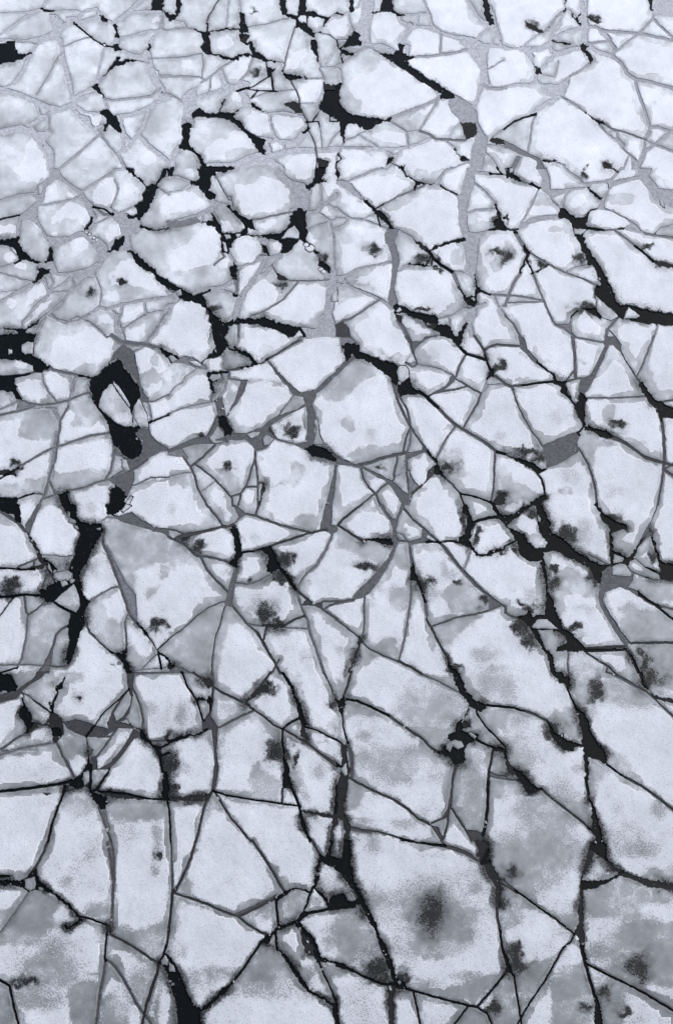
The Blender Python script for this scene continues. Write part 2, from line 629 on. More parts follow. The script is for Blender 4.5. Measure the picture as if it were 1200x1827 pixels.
P0 240 385 320 370 310 320 325 320 350 360 380 430 380 460 480 460 520 450 540 430 530 390 510 370 540 360 600 380 635 440 570 430 560 470 630 475 660 480 800 465 840 440 870 400 870 350 900 300 930 285 990 310 985 350 990 440 985 530 960 500 940 500 880 580 840 600 810 600 810 550 790 520 740 500 640 490 560 480 490 490 460 530 440 580 430 610 390 600 380 560 370 470 320 410
F 395 470 440 475 450 500 410 510
F 480 470 520 465 510 490 490 495
F 800 500 860 430 900 405 935 460 930 500
F 385 520 410 530 430 600 400 590
5 8 300 230 350 250 420 270
4 2 340 60 430 220
P0 420 265 440 260 500 320 600 375 580 400 520 370 450 300
5 10 300 180 320 260
4 2 460 270 450 200 420 200
4 3 590 370 700 350 860 315
5 14 790 30 830 80 880 110 960 130
P5 770 0 800 0 840 60 900 110 980 120 1020 150 1010 220 1000 300 950 290 900 290 895 200 890 150 820 110
5 8 880 300 870 360
5 6 860 430 820 470
P0 1050 0 1120 0 1130 20 1090 70 1140 80 1100 100 1060 110 1010 165 975 125 1020 100 1040 60
5 4 1080 110 1090 220 1070 300 990 315
5 5 1070 290 1120 260 1200 180
5 4 1130 250 1205 300
5 3 1070 310 1150 370 1180 500 1185 700
5 2 990 440 1080 400 1150 380 1205 355
P3 950 500 970 500 1000 540 1100 620 1130 680 1160 710 1150 750 1110 720 1080 650 1050 610
P0 1075 650 1130 680 1160 715 1150 750 1110 710 1080 690
0 3 950 505 1060 600
c 1010 570 12
c 985 545 8
c 1090 720 7
c 1110 740 7
5 3 750 690 800 640 815 590
P5 640 490 720 500 700 540 660 540
P0 660 540 700 560 720 620 700 610 680 610 670 570
0 2 690 560 715 620
P5 500 700 600 670 660 620 720 620 710 650 640 770 560 900 520 980 500 1060 420 1100 480 980 520 880 620 760 650 700 690 640 600 690 500 720
5 5 710 640 790 620 810 590 760 680 690 750
P0 440 700 470 670 495 700 490 790 460 790 435 740
5 6 430 600 470 670
4 3 330 690 400 630 380 600
4 5 480 790 490 870 480 900
5 7 300 860 380 850 480 800
5 6 340 870 420 880 490 910
P0 -5 790 40 830 100 860 180 900 300 865 300 880 250 900 260 940 300 1010 400 1105 430 1100 500 1070 600 1075 680 1060 760 1090 850 1120 945 1130 940 1150 910 1180 880 1205 820 1180 760 1150 680 1130 620 1110 500 1110 430 1130 430 1180 400 1205 315 1205 290 1020 230 970 150 950 80 930 70 890 -5 850
F 50 880 90 860 100 900 70 910
0 2 470 905 490 910
5 7 -5 880 70 920 20 990 -5 1040
5 4 500 920 460 1060
4 2 740 690 780 760 860 800 1000 805 1130 795
P1 770 750 810 760 850 795 800 810 775 780
4 3 920 815 830 930 720 1000 650 1035 590 1050
4 4 500 1110 505 1205
5 16 1130 740 1160 850 1150 1000
P5 1140 740 1205 720 1205 860 1150 930 1160 1000 1205 1130 1205 1205 960 1205 950 1130 1060 1140 1090 1100 1080 1050 1130 1010 1140 850
F 1160 900 1205 870 1205 950 1165 950
w 1180 1030
s 1185 1030 20 80
w 550 590
S 470 130 560 110 640 70 740 70 820 110 870 180 840 250 760 310 650 320 590 345 520 310 490 230
b 560 90 70 30
S 860 0 1040 0 1000 70 930 80 880 50
S 0 200 120 165 180 160 260 270 200 300 100 300 30 330 0 370
S 0 620 120 550 260 430 310 420 360 460 370 600 300 690 200 710 50 730 0 700
S 350 670 420 640 420 720 370 710
S 380 380 430 370 470 450 400 460 380 440
S 670 390 780 370 760 410 700 440 660 410
S 560 890 600 840 700 800 780 880 770 950 680 1010 560 1010
S 0 1090 150 1090 260 1100 260 1180 230 1205 0 1205
S 700 1030 850 930 930 830 1080 830 1130 900 1120 1000 1020 1060 960 1110 850 1090
S 990 440 1060 520 1020 550 990 520
S 1130 180 1160 120 1190 150 1150 190
S 1100 320 1130 270 1160 330
s 780 560 25 25
s 150 30 40 20
k 340 1030 50 40
k 820 860 40 30
k 1120 640 30 30
T 600 300
P0 -5 0 5 0 20 50 10 65 -5 40
5 4 10 90 80 95 160 60 250 20 320 0
P5 10 95 60 95 110 110 140 150 200 220 180 230 120 190 60 140 0 110 -5 100
P0 195 220 220 225 270 280 310 300 350 340 390 390 410 430 375 430 370 405 330 370 290 340 265 310 230 270 190 235
0 2 280 283 330 258
4 3 330 258 440 200 550 155 620 125
0 2 290 340 310 400
5 3 270 325 180 370
5 4 -5 280 60 330 90 355
5 3 90 355 50 400 -5 430
5 3 -5 350 90 355 200 370 300 405 370 435
P0 455 0 480 0 510 50 560 80 620 105 675 115 670 120 600 112 580 115 555 155 543 155 550 120 565 100 500 60
4 2 675 118 690 110
P5 745 50 755 50 735 110 800 160 870 190 870 215 800 165 700 120 695 105 720 70
5 4 740 60 770 20 820 0
0 2 745 125 800 160 860 185
P5 930 0 1000 0 985 50 985 110 960 170 940 230 930 300 935 380 945 450 990 460 1060 445 1090 435 1020 500 1010 560 1000 620 990 760 980 830 960 780 920 750 920 650 900 500 875 400 870 300 865 200 885 180 900 110
0 3 1095 38 1180 42
5 6 1000 30 1095 38
0 2 1145 0 1180 42
5 4 985 110 1040 150 1100 210 1135 260
5 4 935 318 1000 300 1130 290
P0 1125 262 1140 262 1160 310 1180 370 1205 410 1205 440 1150 430 1120 400 1120 370 1150 350 1140 310
0 4 1090 440 1150 430 1205 440
P0 1185 345 1205 340 1205 360 1185 355
5 2 930 460 985 520
5 4 400 430 440 440 510 480 545 505
P4 340 470 370 440 440 440 435 480 415 520 440 600 450 660 430 740 420 800 410 860 440 960 400 1000 370 960 385 830 395 740 395 660 380 580 345 520
4 12 385 440 375 500
P1 545 505 580 515 630 550 655 580 655 605 620 585 590 560
P0 655 575 720 550 800 520 880 500 915 500 915 520 860 530 760 555 700 575 655 590
0 6 655 590 700 650 750 690 820 735
P0 520 680 580 675 640 685 660 690 720 692 740 700 680 700 600 692
0 2 640 685 665 650 665 630
0 2 680 690 680 655
5 3 450 730 480 700 520 685
5 3 820 735 870 738 920 750
P5 380 860 440 960 400 1000 360 960
4 6 830 740 850 800 880 860
P0 870 855 895 870 920 920 960 910 985 930 1000 960 990 990 960 990 920 960 890 900
P0 985 760 990 760 995 830 1025 850 1030 870 1010 890 1000 940 985 930 988 850
0 3 1030 870 1090 900
4 4 1090 900 1150 905 1205 910
F 955 925 975 915 995 940 980 950
5 4 985 520 1000 620 985 760
5 4 45 775 120 735 200 710 380 672
5 6 -5 775 40 780 80 830
5 6 -5 825 80 840 180 880 280 920 350 960 390 1000
4 4 300 940 200 1010 100 1075 40 1090 -5 1130
P2 -5 1120 50 1095 90 1140 100 1205 -5 1205
P0 400 985 430 960 460 980 560 1020 660 1050 700 1045 730 1090 720 1110 650 1100 560 1070 480 1030 420 1030
F 420 1020 450 990 465 1010 440 1030
P1 410 1030 470 1050 460 1100 430 1080
4 7 440 1090 480 1150 510 1205
5 4 740 1070 820 1050 920 1000
P1 640 1120 700 1110 760 1120 800 1120 860 1205 760 1205 700 1160
P0 720 1130 790 1120 860 1205 760 1205 700 1160
5 4 800 1060 810 1140
P5 930 1000 1000 990 1000 1050 960 1110 990 1205 950 1205 930 1110 920 1060
P0 900 1110 930 1100 920 1150 900 1205 865 1205
5 3 990 990 1060 960
5 3 1130 920 1160 1000 1205 1050
5 3 1160 1000 1205 970
w 150 30
w 600 50
w 1080 20
w 1150 150
w 1050 220
w 600 350
w 300 150
w 100 250
w 850 120
w 1020 380
w 250 700
w 700 850
w 700 850
w 920 820
w 1150 700
w 1080 850
w 700 600
w 250 1100
w 100 1000
w 880 1100
w 620 1100
w 320 370
w 1080 1100
B 130 90 300 50 400 0 240 0 100 60
B 310 280 450 210 620 140 560 210 500 270 380 320
B 110 820 230 820 300 870 370 940 280 900
B 0 840 100 850 260 925 100 930 0 990
B 0 440 150 400 350 430 60 400 0 420 20 560 30 640 20 740 0 760
S 20 500 60 420 200 400 280 440 340 470 380 600 370 660 200 690 50 760 30 700 45 640
k 300 600 90 45
b 90 490 90 60
b 180 560 60 40
b 60 270 40 15
b 860 640 60 60
B 990 620 1060 700 1080 770 1050 830 1000 830
k 600 665 80 30
k 735 630 30 25
k 1150 600 70 45
b 1140 690 60 60
k 600 1010 70 25
k 730 715 60 20
k 1130 370 30 50
b 1060 420 80 40
b 600 40 60 30
s 560 600 0 0
B 420 470 500 490 640 600 640 640 560 640 440 650 430 560
T 900 300
P0 0 0 40 0 50 30 80 55 120 95 90 95 40 70 10 50
F 30 0 60 0 60 25 30 35
0 4 190 105 240 140
P5 220 0 295 0 320 60 325 150 440 145 475 150 430 210 415 250 425 290 390 290 340 250 320 200 280 170 245 140 270 70
F 330 215 425 175 430 190 385 270
5 4 430 0 520 70 560 110
5 4 440 150 560 140
5 4 560 110 700 100 760 80 830 0
P5 560 110 600 105 650 160 690 200 750 130 745 100 770 90 960 50 940 0 1050 0 1030 50 1100 140 1140 160 1140 330 1060 220 1020 150 960 70 770 130 740 160 710 230 710 280 860 350 940 400 970 440 1040 470 1000 465 900 450 830 430 900 400 860 360 760 310 650 290 690 230 600 150
F 600 140 620 115 730 105 735 150 685 210
F 1100 220 1130 240 1138 280 1115 260
P0 600 140 660 185 690 215 670 222 610 170
P0 390 290 420 280 450 310 500 345 550 350 610 300 580 400 620 430 640 438 490 420 465 370 380 350
0 4 600 425 700 440
4 3 640 440 760 440 830 430
0 3 -5 420 40 440 90 435
5 4 110 430 90 435
5 2 240 145 180 280 110 400
5 8 110 420 170 380 260 355 380 348
0 3 820 435 840 430
4 4 1000 465 1060 480 1140 488
5 2 1060 475 1100 430 1138 420
4 4 780 440 860 500 930 555
0 4 930 555 1010 620 1060 660
P1 1040 650 1080 655 1130 705 1140 735 1090 700
P0 490 430 510 500 545 570 580 640 590 690 630 690 660 770 680 830 650 840 645 900 700 960 760 1000 810 1070 790 1075 740 1080 690 1060 720 1070 860 1070 970 1060 1075 1100 1140 1143 1140 1040 1060 1020 940 985 810 965 780 900 730 790 680 700 620 610 570 530 545 450 590 435
F 490 430 580 435 540 475 500 465
F 645 905 700 960 760 1010 808 1055 760 1085 700 1065 660 1020
F 880 985 965 1055 930 1070 845 1070
F 665 775 685 785 680 800 668 795
0 2 500 480 550 480
P0 870 1075 970 1060 1140 1090 1140 1140 1010 1110
P3 940 1090 1000 1040 1100 1040 1040 1090
P0 520 1015 560 1010 640 1050 680 1085 690 1060 640 1000 560 1000
k 590 1010 110 50
4 6 75 460 110 520 135 560
P0 60 445 95 445 95 470 65 470
P0 125 550 155 560 175 600 165 640 190 720 200 745 290 700 220 750 190 755 150 660 110 750 95 745 150 620 130 590
4 5 110 750 60 820 30 900 0 980
4 3 30 905 150 920 270 945
4 2 30 960 140 955 270 955
4 3 200 755 240 860 290 980 340 1090 370 1120
4 3 175 600 260 660 420 740 560 790 650 835
5 3 430 745 500 710 590 690
4 5 370 1120 430 1140 460 1170 500 1205
P4 360 1110 450 1110 470 1070 480 1170 500 1205 440 1170
0 2 470 1060 520 1015
4 3 0 1050 60 1110 110 1205
3 3 640 860 640 920
4 5 740 1140 800 1070
4 6 730 1150 720 1205
4 2 740 1155 790 1205
5 2 1080 1140 1060 1205
w 100 200
w 560 200
w 900 250
w 760 360
w 1000 500
w 800 600
w 350 550
w 450 900
w 130 850
w 250 650
w 580 750
w 600 1130
w 900 1140
w 1110 1170
w 130 1050
w 50 700
w 850 30
w 1080 80
w 180 40
w 1120 420
w 660 20
w 230 330
w 30 1150
w 890 1030
w 700 1000
B 190 270 240 160 300 190 340 270 240 270
B 560 480 700 440 860 500 700 480
S 330 60 350 80 370 60 420 130 410 150 335 150
k 540 40 30 40
k 550 650 40 50
k 230 700 60 30
k 10 640 50 70
b 20 600 50 80
k 10 370 30 40
k 545 320 30 15
k 1030 570 60 20
b 370 440 70 30
b 120 600 30 0
b 830 220 90 50
T 0 600
P0 60 -20 255 -20 235 140 280 160 350 210 350 225 290 250 240 250 230 210 150 165 60 160
P1 150 60 200 30 245 40 240 120 170 130
F 60 90 90 95 90 120 60 130
4 5 350 215 380 240 480 260 560 280
P0 560 272 600 275 650 290 700 270 760 210 830 165 860 180 875 220 930 270 975 330 1000 400 990 460 960 500 940 540 940 620 950 650 990 640 1005 660 960 690 960 700 1000 750 1020 800 1000 840 960 870 920 870 880 840 830 780 800 740 780 680 760 600 720 540 680 480 660 420 640 360 650 300 560 285
F 735 395 780 340 815 335 840 380 880 440 920 490 945 560 940 640 890 645 830 620 790 585 700 500 710 450
F 805 310 850 360 900 430 935 495 925 505 860 420 810 340
F 955 500 990 440 1050 560 1060 650 1000 640 960 580
P3 810 120 880 60 960 110 980 220 1000 380 1060 440 1060 470 1010 470 1000 440 1000 390 980 320 930 260 880 210 860 170 830 160 780 190
P5 820 30 870 40 960 70 940 110 900 130 830 110 800 90
4 8 800 -5 860 40 960 55 1040 55 1100 80
P0 1135 80 1160 80 1205 110 1205 155 1160 120
5 4 1060 50 980 100 930 130
4 5 935 120 970 220 990 340 1010 400 1050 470
4 2 1040 465 1100 465 1205 415
5 5 1060 500 1080 580 1070 610
0 3 1065 620 1110 595 1205 560
P3 1060 620 1075 700 1110 740 1205 800 1205 820 1150 820 1060 870 990 940 940 960 870 860 930 870 1000 840 1020 800 990 740 930 680 1000 660 1060 660
F 870 880 900 880 930 950 900 960 870 930
4 3 1205 820 1205 830
3 4 920 965 980 930 1050 880
5 5 870 860 800 850
4 4 810 760 810 860 790 960 750 1020
4 4 880 960 780 1020 700 1040 600 1080 500 1100 400 1130 310 1160
P3 780 1030 870 980 960 960 960 1020 940 1080 900 1160 840 1080
P0 790 1080 830 1070 870 1100 900 1150 880 1205 780 1205
F 885 1205 930 1140 950 1150 920 1205
4 2 960 1060 1080 1010 1205 1005
0 4 60 285 160 275 210 265
4 4 110 285 200 270 260 250 350 240
P0 80 285 115 285 110 340 125 400 160 445 120 450 95 400 70 360 70 320
P4 130 460 230 480 250 500 120 530 120 500
5 4 60 500 110 480 130 460
4 4 130 450 220 480 280 490 400 480 480 460 600 410 650 400
4 4 60 550 150 530 250 500
5 4 540 290 520 340 510 400 490 460 490 520
5 3 300 260 310 330 340 390 400 470
4 4 490 500 430 600 430 650 410 760 390 900 360 980 350 1020
5 8 380 530 420 600
5 10 400 700 380 850 360 1000
4 4 350 1020 320 1130 280 1205
4 3 350 1020 390 1120
0 3 70 975 130 940
4 4 120 945 240 870 370 800 480 765 640 710 780 690
P1 70 960 100 950 130 990 70 990
0 3 130 1160 180 1135 240 1120
4 3 240 1120 310 1130
P0 60 1130 130 1150 130 1180 100 1205 60 1205
P0 420 1130 490 1110 490 1150 500 1205 440 1205
5 5 250 520 300 510 400 520
3 3 650 420 680 480 740 560
S 350 120 420 0 780 0 820 40 780 140 700 190 600 200 490 240 420 230 370 200
S 120 350 180 310 270 320 320 380 330 430 270 475 190 440 140 400
S 305 280 340 260 420 270 490 340 495 440 430 450 350 390
S 430 640 480 510 540 550 510 620 540 660 640 670 700 600 770 690 600 710 420 780
S 400 800 550 770 700 750 780 720 810 780 800 880 760 950 600 940 430 980 390 950
S 70 700 110 600 150 590 130 700 200 750 360 740 370 800 240 870 130 930 60 960
S 130 990 150 930 370 820 360 900 330 1000 200 1020 130 1050 60 1060
S 960 140 1000 110 1060 90 1150 150 1190 230 1150 250 1080 230 1000 260
S 1030 380 1150 310 1150 360 1060 420
S 1150 290 1205 250 1205 340
S 1075 510 1205 450 1205 560 1080 610 1060 600
S 1080 630 1205 590 1205 780 1080 700
S 1000 950 1150 880 1205 870 1205 1000 1000 1040
S 1010 1205 1100 1120 1205 1060 1205 1205
S 530 1120 780 1060 780 1110 760 1205 540 1205
s 80 650 30 40
s 150 200 40 25
s 880 580 60 40
b 1100 170 30 50
k 110 905 50 35
s 940 10 50 30
T 300 600
P0 -5 100 50 130 85 150 80 165 -5 130
P4 85 150 120 140 180 150 230 190 270 200 280 240 200 230 150 210 100 190 20 190 60 165
F 150 180 200 175 240 200 230 215 180 205
P0 320 -10 400 -10 440 70 400 90 390 130 330 150 260 165 290 130 330 90 330 60
F 330 95 350 95 345 115 330 110
0 3 430 80 440 90 470 100
P0 470 75 490 75 530 100 570 130 620 170 650 185 690 170 710 165 690 185 640 195 580 220 520 225 540 215 610 195 560 150 500 110
3 4 520 225 450 240
5 3 505 0 490 50 470 80
3 4 700 165 780 120 850 80 930 30
P4 890 50 940 0 980 0 940 40 890 60
P3 700 165 730 180 780 250 850 320 940 400 1000 390 1050 380 1130 300 1205 240 1205 270 1120 360 1060 410 1040 460 1030 490 1050 550 1050 600 1040 680 1050 760 1000 750 980 740 990 680 990 540 980 500 900 540 820 580 750 620 720 650 720 680 760 730 740 750 700 800 630 820 600 780 530 720 450 700 440 690 560 690 680 640 720 600 800 550 800 530 860 480 900 430 850 360 770 270
F 860 470 900 420 960 430 980 480 900 530 800 560 800 550
F 560 700 600 680 660 685 640 710 590 730
F 670 730 700 700 750 730 720 770 680 780
P0 270 250 420 240 430 255 380 265 380 300 320 330 330 400 300 380 280 310
F 305 270 370 265 380 300 320 320 290 300
5 2 395 110 390 240
5 3 400 240 420 300 400 380 360 440
4 4 320 400 310 440
4 3 435 240 430 300 500 310
P3 520 310 570 310 540 400 490 480 430 550 440 520 480 440
P3 330 450 380 430 400 500 410 560 450 620 470 690 530 700 540 740 450 740 300 770 200 770 100 800 0 830 -5 810 100 760 200 720 280 710 350 600 350 560
F 290 730 350 640 400 700 400 720 330 740 390 745 390 755 320 760
P0 355 580 390 565 410 590 450 650 450 700 405 715 410 670 370 640
3 3 350 570 320 640 280 710
3 4 400 700 420 750
5 2 -5 555 100 515 200 490 330 465
5 2 -5 440 40 370 100 330 120 290 180 250
P4 0 810 100 800 140 860 60 860 -5 850
3 3 115 870 160 930 190 1000 210 1080 240 1140 280 1205
3 4 180 915 250 860 330 780
3 3 190 910 300 990 400 1090 450 1150
5 2 -5 1005 90 980 160 970
5 2 250 1100 330 1040
3 3 450 1140 460 1205
3 3 450 1140 520 1120 560 1060 590 960 620 870 620 820
3 3 620 870 630 950 640 1040 640 1205
3 3 560 1075 640 1070
3 3 520 1120 500 1205
P1 680 1040 690 1050 690 1100 665 1155 660 1110
3 3 680 1050 660 1040 640 1060
P0 970 800 1040 780 1100 790 1150 820 1170 860 1205 880 1205 890 1130 880 1080 860 1020 850
P3 890 765 1000 750 1040 770 1100 790 1205 850 1205 890 1150 880 970 810
P0 975 805 1040 780 1100 790 1150 820 1150 850 1080 860 1020 850
F 1035 610 1060 580 1070 640 1080 700 1105 770 1035 765 1050 700 1060 660
P3 1190 920 1205 920 1190 1100 1170 1205 1125 1205 1160 1050
4 3 720 680 780 740 890 765
w 200 420
w 100 650
w 950 200
w 1150 700
w 650 500
w 700 280
w 850 650
w 450 850
w 900 900
w 80 920
w 100 1100
w 250 1000
w 1190 1000
w 550 60
w 150 60
B 0 200 150 210 260 260 200 300 130 310 60 340 90 290 0 240
B 180 470 250 450 320 470 250 520 200 520
B 100 130 200 100 330 90 250 170 180 150
B 420 320 520 310 500 370 470 340 450 370 490 420 430 500 410 430
B 590 300 700 320 820 330 830 360 700 340 570 330
B 100 800 330 775 300 820 160 850
B 730 1080 850 1010 870 900 940 895 980 930 960 1020 900 1090 850 1060 780 1060
B 420 1090 350 1000 330 930 430 950 500 1020 530 1100 460 1130
B 0 1020 160 980 240 1100 0 1060
s 1000 1090 30 30
b 640 870 35 30
b 700 100 60 40
b 1180 380 90 100
b 430 200 60 40
k 390 690 40 50
b 1130 350 60 40
B 0 820 100 790 300 790 200 900 160 900 120 850
k 740 690 40 50
b 450 30 50 60
k 900 680 80 40
k 210 690 40 20
k 420 930 60 30
T 600 600
P0 40 70 80 50 130 55 160 70 165 100 240 130 330 160 440 200 440 230 420 270 440 310 430 345 400 330 390 290 320 250 240 190 180 155 140 160 120 120 70 170 60 120
P4 15 -5 100 -5 160 60 100 60 40 80
P3 -5 240 50 190 100 150 140 110 145 150 90 190 40 240 -5 285
F 430 250 450 210 490 210 515 240 515 290 470 325 440 310
P0 450 340 490 310 525 295 545 360 590 380 610 415 580 410 500 415 460 430 440 380
P3 400 330 450 340 450 400 470 430 440 440 420 400
0 5 590 390 640 430
0 6 640 430 720 505
3 5 720 505 780 570 850 635 950 690 1050 750 1110 800 1150 830
0 5 1150 825 1205 840
3 4 395 320 420 400 440 470 480 560 530 650
3 3 530 650 590 740 650 820 710 885
0 3 650 820 710 885
3 3 455 440 500 520 520 600 530 650
3 6 500 0 530 50 545 110
P3 490 190 510 150 550 110 590 60 640 20 700 -5 640 -5 600 30 540 35 550 100
5 4 550 190 600 210 680 220 750 240 830 280
4 4 515 200 540 215 560 210
P3 810 285 850 285 840 320 800 360 740 400 660 420 700 390 780 350 800 320
3 3 640 430 700 405 770 390 860 375 930 355
3 3 880 320 930 350 1030 410
3 3 850 290 880 200 918 135
P0 760 -5 905 -5 900 30 880 80 830 40 800 15
0 5 880 80 930 125 1060 165
0 3 860 60 880 85
P0 1055 100 1065 150 1090 215 1120 240 1120 285 1090 270 1080 230
3 4 985 -5 1020 50 1050 100 1070 170
3 4 1050 100 1100 70 1150 58 1205 65
k 1160 220 40 50
g 1140 160 60 60
5 3 1080 270 1060 350 1030 410
3 4 1080 275 1130 285 1205 340
5 6 1080 350 1040 405
5 3 1090 345 1205 340
3 3 1025 420 1000 490 950 570 905 650
4 3 850 640 790 720 740 810 710 870
3 3 520 660 490 740 475 820
4 3 530 680 520 760 500 840
P3 495 830 560 820 630 805 660 830 620 830 550 860 495 890
3 6 620 800 680 860 710 890
3 6 160 915 240 900 320 870 400 850 500 830
P3 -5 850 60 880 160 920 200 930 300 980 400 1030 480 1100 520 1130 500 1205 470 1205 420 1120 390 1080 350 1030 280 1000 220 960 160 940 100 920 -5 915
3 3 175 950 190 1010 230 1080 280 1130 310 1205
3 3 270 1130 320 1080 360 1050
3 3 260 1130 170 1205
3 3 435 860 420 930 405 1020
3 3 500 890 500 980 515 1100
5 4 440 990 480 930 490 860
P4 520 960 540 1010 590 1070 540 1110 510 1120 515 1040
4 5 510 1125 590 1075
P2 600 1080 640 1020 650 960 680 930 710 915 740 960 750 990 700 980 660 1020 620 1060
P0 700 930 715 915 745 960 765 1005 730 980 700 975
0 3 745 960 770 1010
3 3 770 1010 830 1060 880 1120
0 3 880 1120 960 1135 1040 1160 1100 1185
3 3 1130 820 1125 920 1120 1080 1100 1180
P1 1150 1140 1205 1120 1205 1205 1110 1205 1110 1170
4 3 540 1120 510 1205
w 30 50
w 250 450
w 650 600
w 900 900
w 60 1050
w 650 1130
w 600 920
w 750 150
w 650 300
w 970 230
w 1100 600
w 820 490
w 960 60
w 1170 930
w 300 1100
w 370 1150
w 380 60
w 1000 1180
w 560 15
w 900 330
g 340 930 90 60
b 100 220 80 60
B 0 280 120 150 300 220 390 300 280 280 160 340 80 420 0 480
B 150 780 350 780 480 760 470 830 350 870 170 910 60 860
b 80 630 50 60
g 240 700 60 60
B 280 100 340 90 380 140 440 110 500 160 460 190 400 170 300 130
B 540 100 600 80 680 150 690 200 600 210 550 180
g 700 130 60 80
k 790 935 60 35
B 760 800 870 830 920 930 950 1000 850 1040 780 980 740 930
g 840 870 80 80
g 1180 1050 40 80
k 1180 1130 50 40
g 1020 250 60 60
b 1180 1000 40 90
g 1170 720 50 50
b 840 660 80 20
k 330 930 30 20
b 200 970 30 20
B 180 960 300 1000 330 1020 220 1020
g 230 90 60 30
b 450 60 0 0
g 980 470 30 60
T 900 600
P3 95 0 130 0 150 50 160 90 200 130 240 170 230 200 190 170 150 120 110 90 105 40
3 4 0 62 100 68
P0 230 180 260 190 300 230 340 260 370 310 440 320 430 350 440 410 420 400 380 350 350 330 340 290 290 240 240 210
3 4 60 355 150 345 240 330 350 320
0 3 130 350 240 330 350 320
3 5 0 342 50 360 60 380
3 2 60 380 80 460 130 570 180 660 240 740 270 790
0 3 400 390 460 440 500 490 520 540
P3 470 0 495 0 505 80 510 180 515 295 490 295 490 180 480 80
4 3 500 5 600 25 700 42
3 3 440 310 470 280 490 250
3 3 440 320 540 298
3 2 430 330 440 370 470 440
P3 700 40 720 0 790 0 830 60 830 100 860 160 920 250 970 330 940 310 880 210 820 110 770 60 740 60 710 150 660 250 620 330 590 380 560 420 530 400 520 380 540 300 600 280 640 220 680 130 710 70
4 3 960 250 1000 150 1060 0
P0 950 330 980 320 1030 400 1080 460 1130 530 1138 580 1110 580 1090 540 1060 500 1030 480 1010 420 990 410
3 3 1080 470 1140 462
4 3 1020 425 900 435 750 440 560 440
P0 520 420 540 400 560 410 580 440 575 620 560 640 520 560 490 500 520 460
P0 565 630 600 630 660 660 720 670 760 700 790 710 740 725 680 710 620 680 565 665
P2 600 640 640 660 700 670 750 700 800 715 870 750 1000 850 1130 945 1130 955 1000 880 900 800 830 760 740 725 680 720
P3 265 780 400 720 535 670 530 720 515 760 530 820 440 880 360 920 295 940 290 880
3 3 530 800 570 870 600 940 630 1030 650 1130 660 1205
3 3 580 880 610 960 640 1060 655 1205
3 3 1130 950 1110 1080 1090 1205
3 5 1115 590 1130 700 1135 830 1130 950
0 3 1100 560 1115 600
P0 -5 830 50 855 120 870 200 900 260 940 290 945 240 980 200 950 150 930 90 890 30 860 -5 845
3 3 240 975 290 945
0 3 220 960 260 1020 280 1080 285 1140
P0 180 1180 240 1140 300 1130 300 1150 250 1190 180 1205
w 300 130
w 200 270
w 50 200
w 280 550
w 100 600
w 580 100
w 570 220
w 760 300
w 1000 80
w 1100 200
w 900 600
w 800 1000
w 450 1080
w 480 370
w 150 1000
w 1130 1100
w 1130 490
b 140 140 30 30
b 210 110 30 40
b 300 180 40 20
b 120 310 50 20
b 30 310 30 20
b 530 180 50 20
b 740 550 50 60
g 740 580 60 70
k 790 650 60 40
g 850 690 60 50
g 950 780 60 40
g 380 570 90 80
B 450 690 490 640 500 590 560 660 520 680
B 540 680 640 710 830 780 660 790 640 850 620 920 580 880 520 770
B 430 900 530 830 580 900
k 170 830 110 40
B 980 230 1030 130 1030 250 1100 390 1140 390 1140 470 1080 470 1020 350
g 460 1000 90 80
g 780 1120 120 60
b 420 1110 50 40
B 0 1000 40 970 60 1060 150 1060 200 1120 240 1150 150 1180 0 1190
g 50 1100 90 80
g 10 230 30 50
k 240 880 40 40
g 600 900 60 60
B 60 370 110 370 100 420 70 410
k 280 1145 40 15
b 1080 870 50 60
T 0 900
P0 70 -5 140 -5 150 70 150 125 120 125 95 70
P3 270 -5 300 -5 270 60 240 130 210 220 190 190 180 150 220 80
3 6 70 90 130 130 180 190
P1 180 190 220 230 260 290 290 350 330 390 390 430 400 460 380 480 385 540 340 480 320 440 300 460 240 465 170 465 170 455 240 445 300 430 270 370 240 300 200 240
P0 320 385 400 445 410 460 380 480 350 460
0 3 60 455 150 462 240 460
3 3 250 395 240 440
3 3 130 445 260 390
5 2 300 360 400 365 500 385
P0 450 0 535 0 550 60 570 120 640 130 720 125 735 180 720 230 690 270 650 350 620 420 570 480 580 570 600 660 640 690 620 720 600 760 610 840 570 930 540 1020 500 1130 480 1150 470 1120 490 1000 485 900 500 800 510 770 460 750 390 700 320 690 280 650 290 620 350 580 400 545 450 540 540 545 490 470 490 440 530 370 545 300 570 200 560 160 500 90 460 40
F 480 50 500 55 500 95 485 90
F 530 150 560 150 565 180 540 170
F 690 165 720 160 720 180 695 180
F 500 100 540 110 550 130 490 130
F 390 490 480 470 520 490 500 540 420 545 380 520
F 340 400 375 470 370 490 340 450
F 430 550 470 540 490 570 440 590
F 500 535 540 530 520 560 500 560
F 490 370 525 370 500 415 480 410
F 390 690 460 620 530 560 560 640 575 720 545 770 480 740
3 3 300 600 320 540 330 490
3 3 345 480 375 520
0 4 60 655 130 650 180 640 250 650 300 650
k 80 590 60 60
P3 780 60 850 80 940 50 1000 100 1100 160 1205 175 1205 220 1120 195 1040 170 960 150 880 130 830 100
P0 750 0 900 0 870 40 800 75 755 65
F 865 45 900 0 940 10 880 55
5 3 730 120 770 90 830 100
3 4 1100 185 1110 175
3 4 730 170 735 280 770 350 800 420
P4 730 270 770 300 840 440 900 560 970 640 980 780 970 830 930 790 900 720 870 620 830 520 790 430 750 330
3 5 790 400 850 560 890 680 930 790 980 850
4 3 640 690 720 640 800 595 860 585
0 2 600 760 640 690
4 3 910 790 890 850 900 930 905 1000
5 3 945 820 900 820
P0 980 850 1020 870 1070 950 1130 1040 1205 1100 1205 1115 1140 1070 1100 1010 1040 930
0 2 1130 1030 1160 1000 1205 960
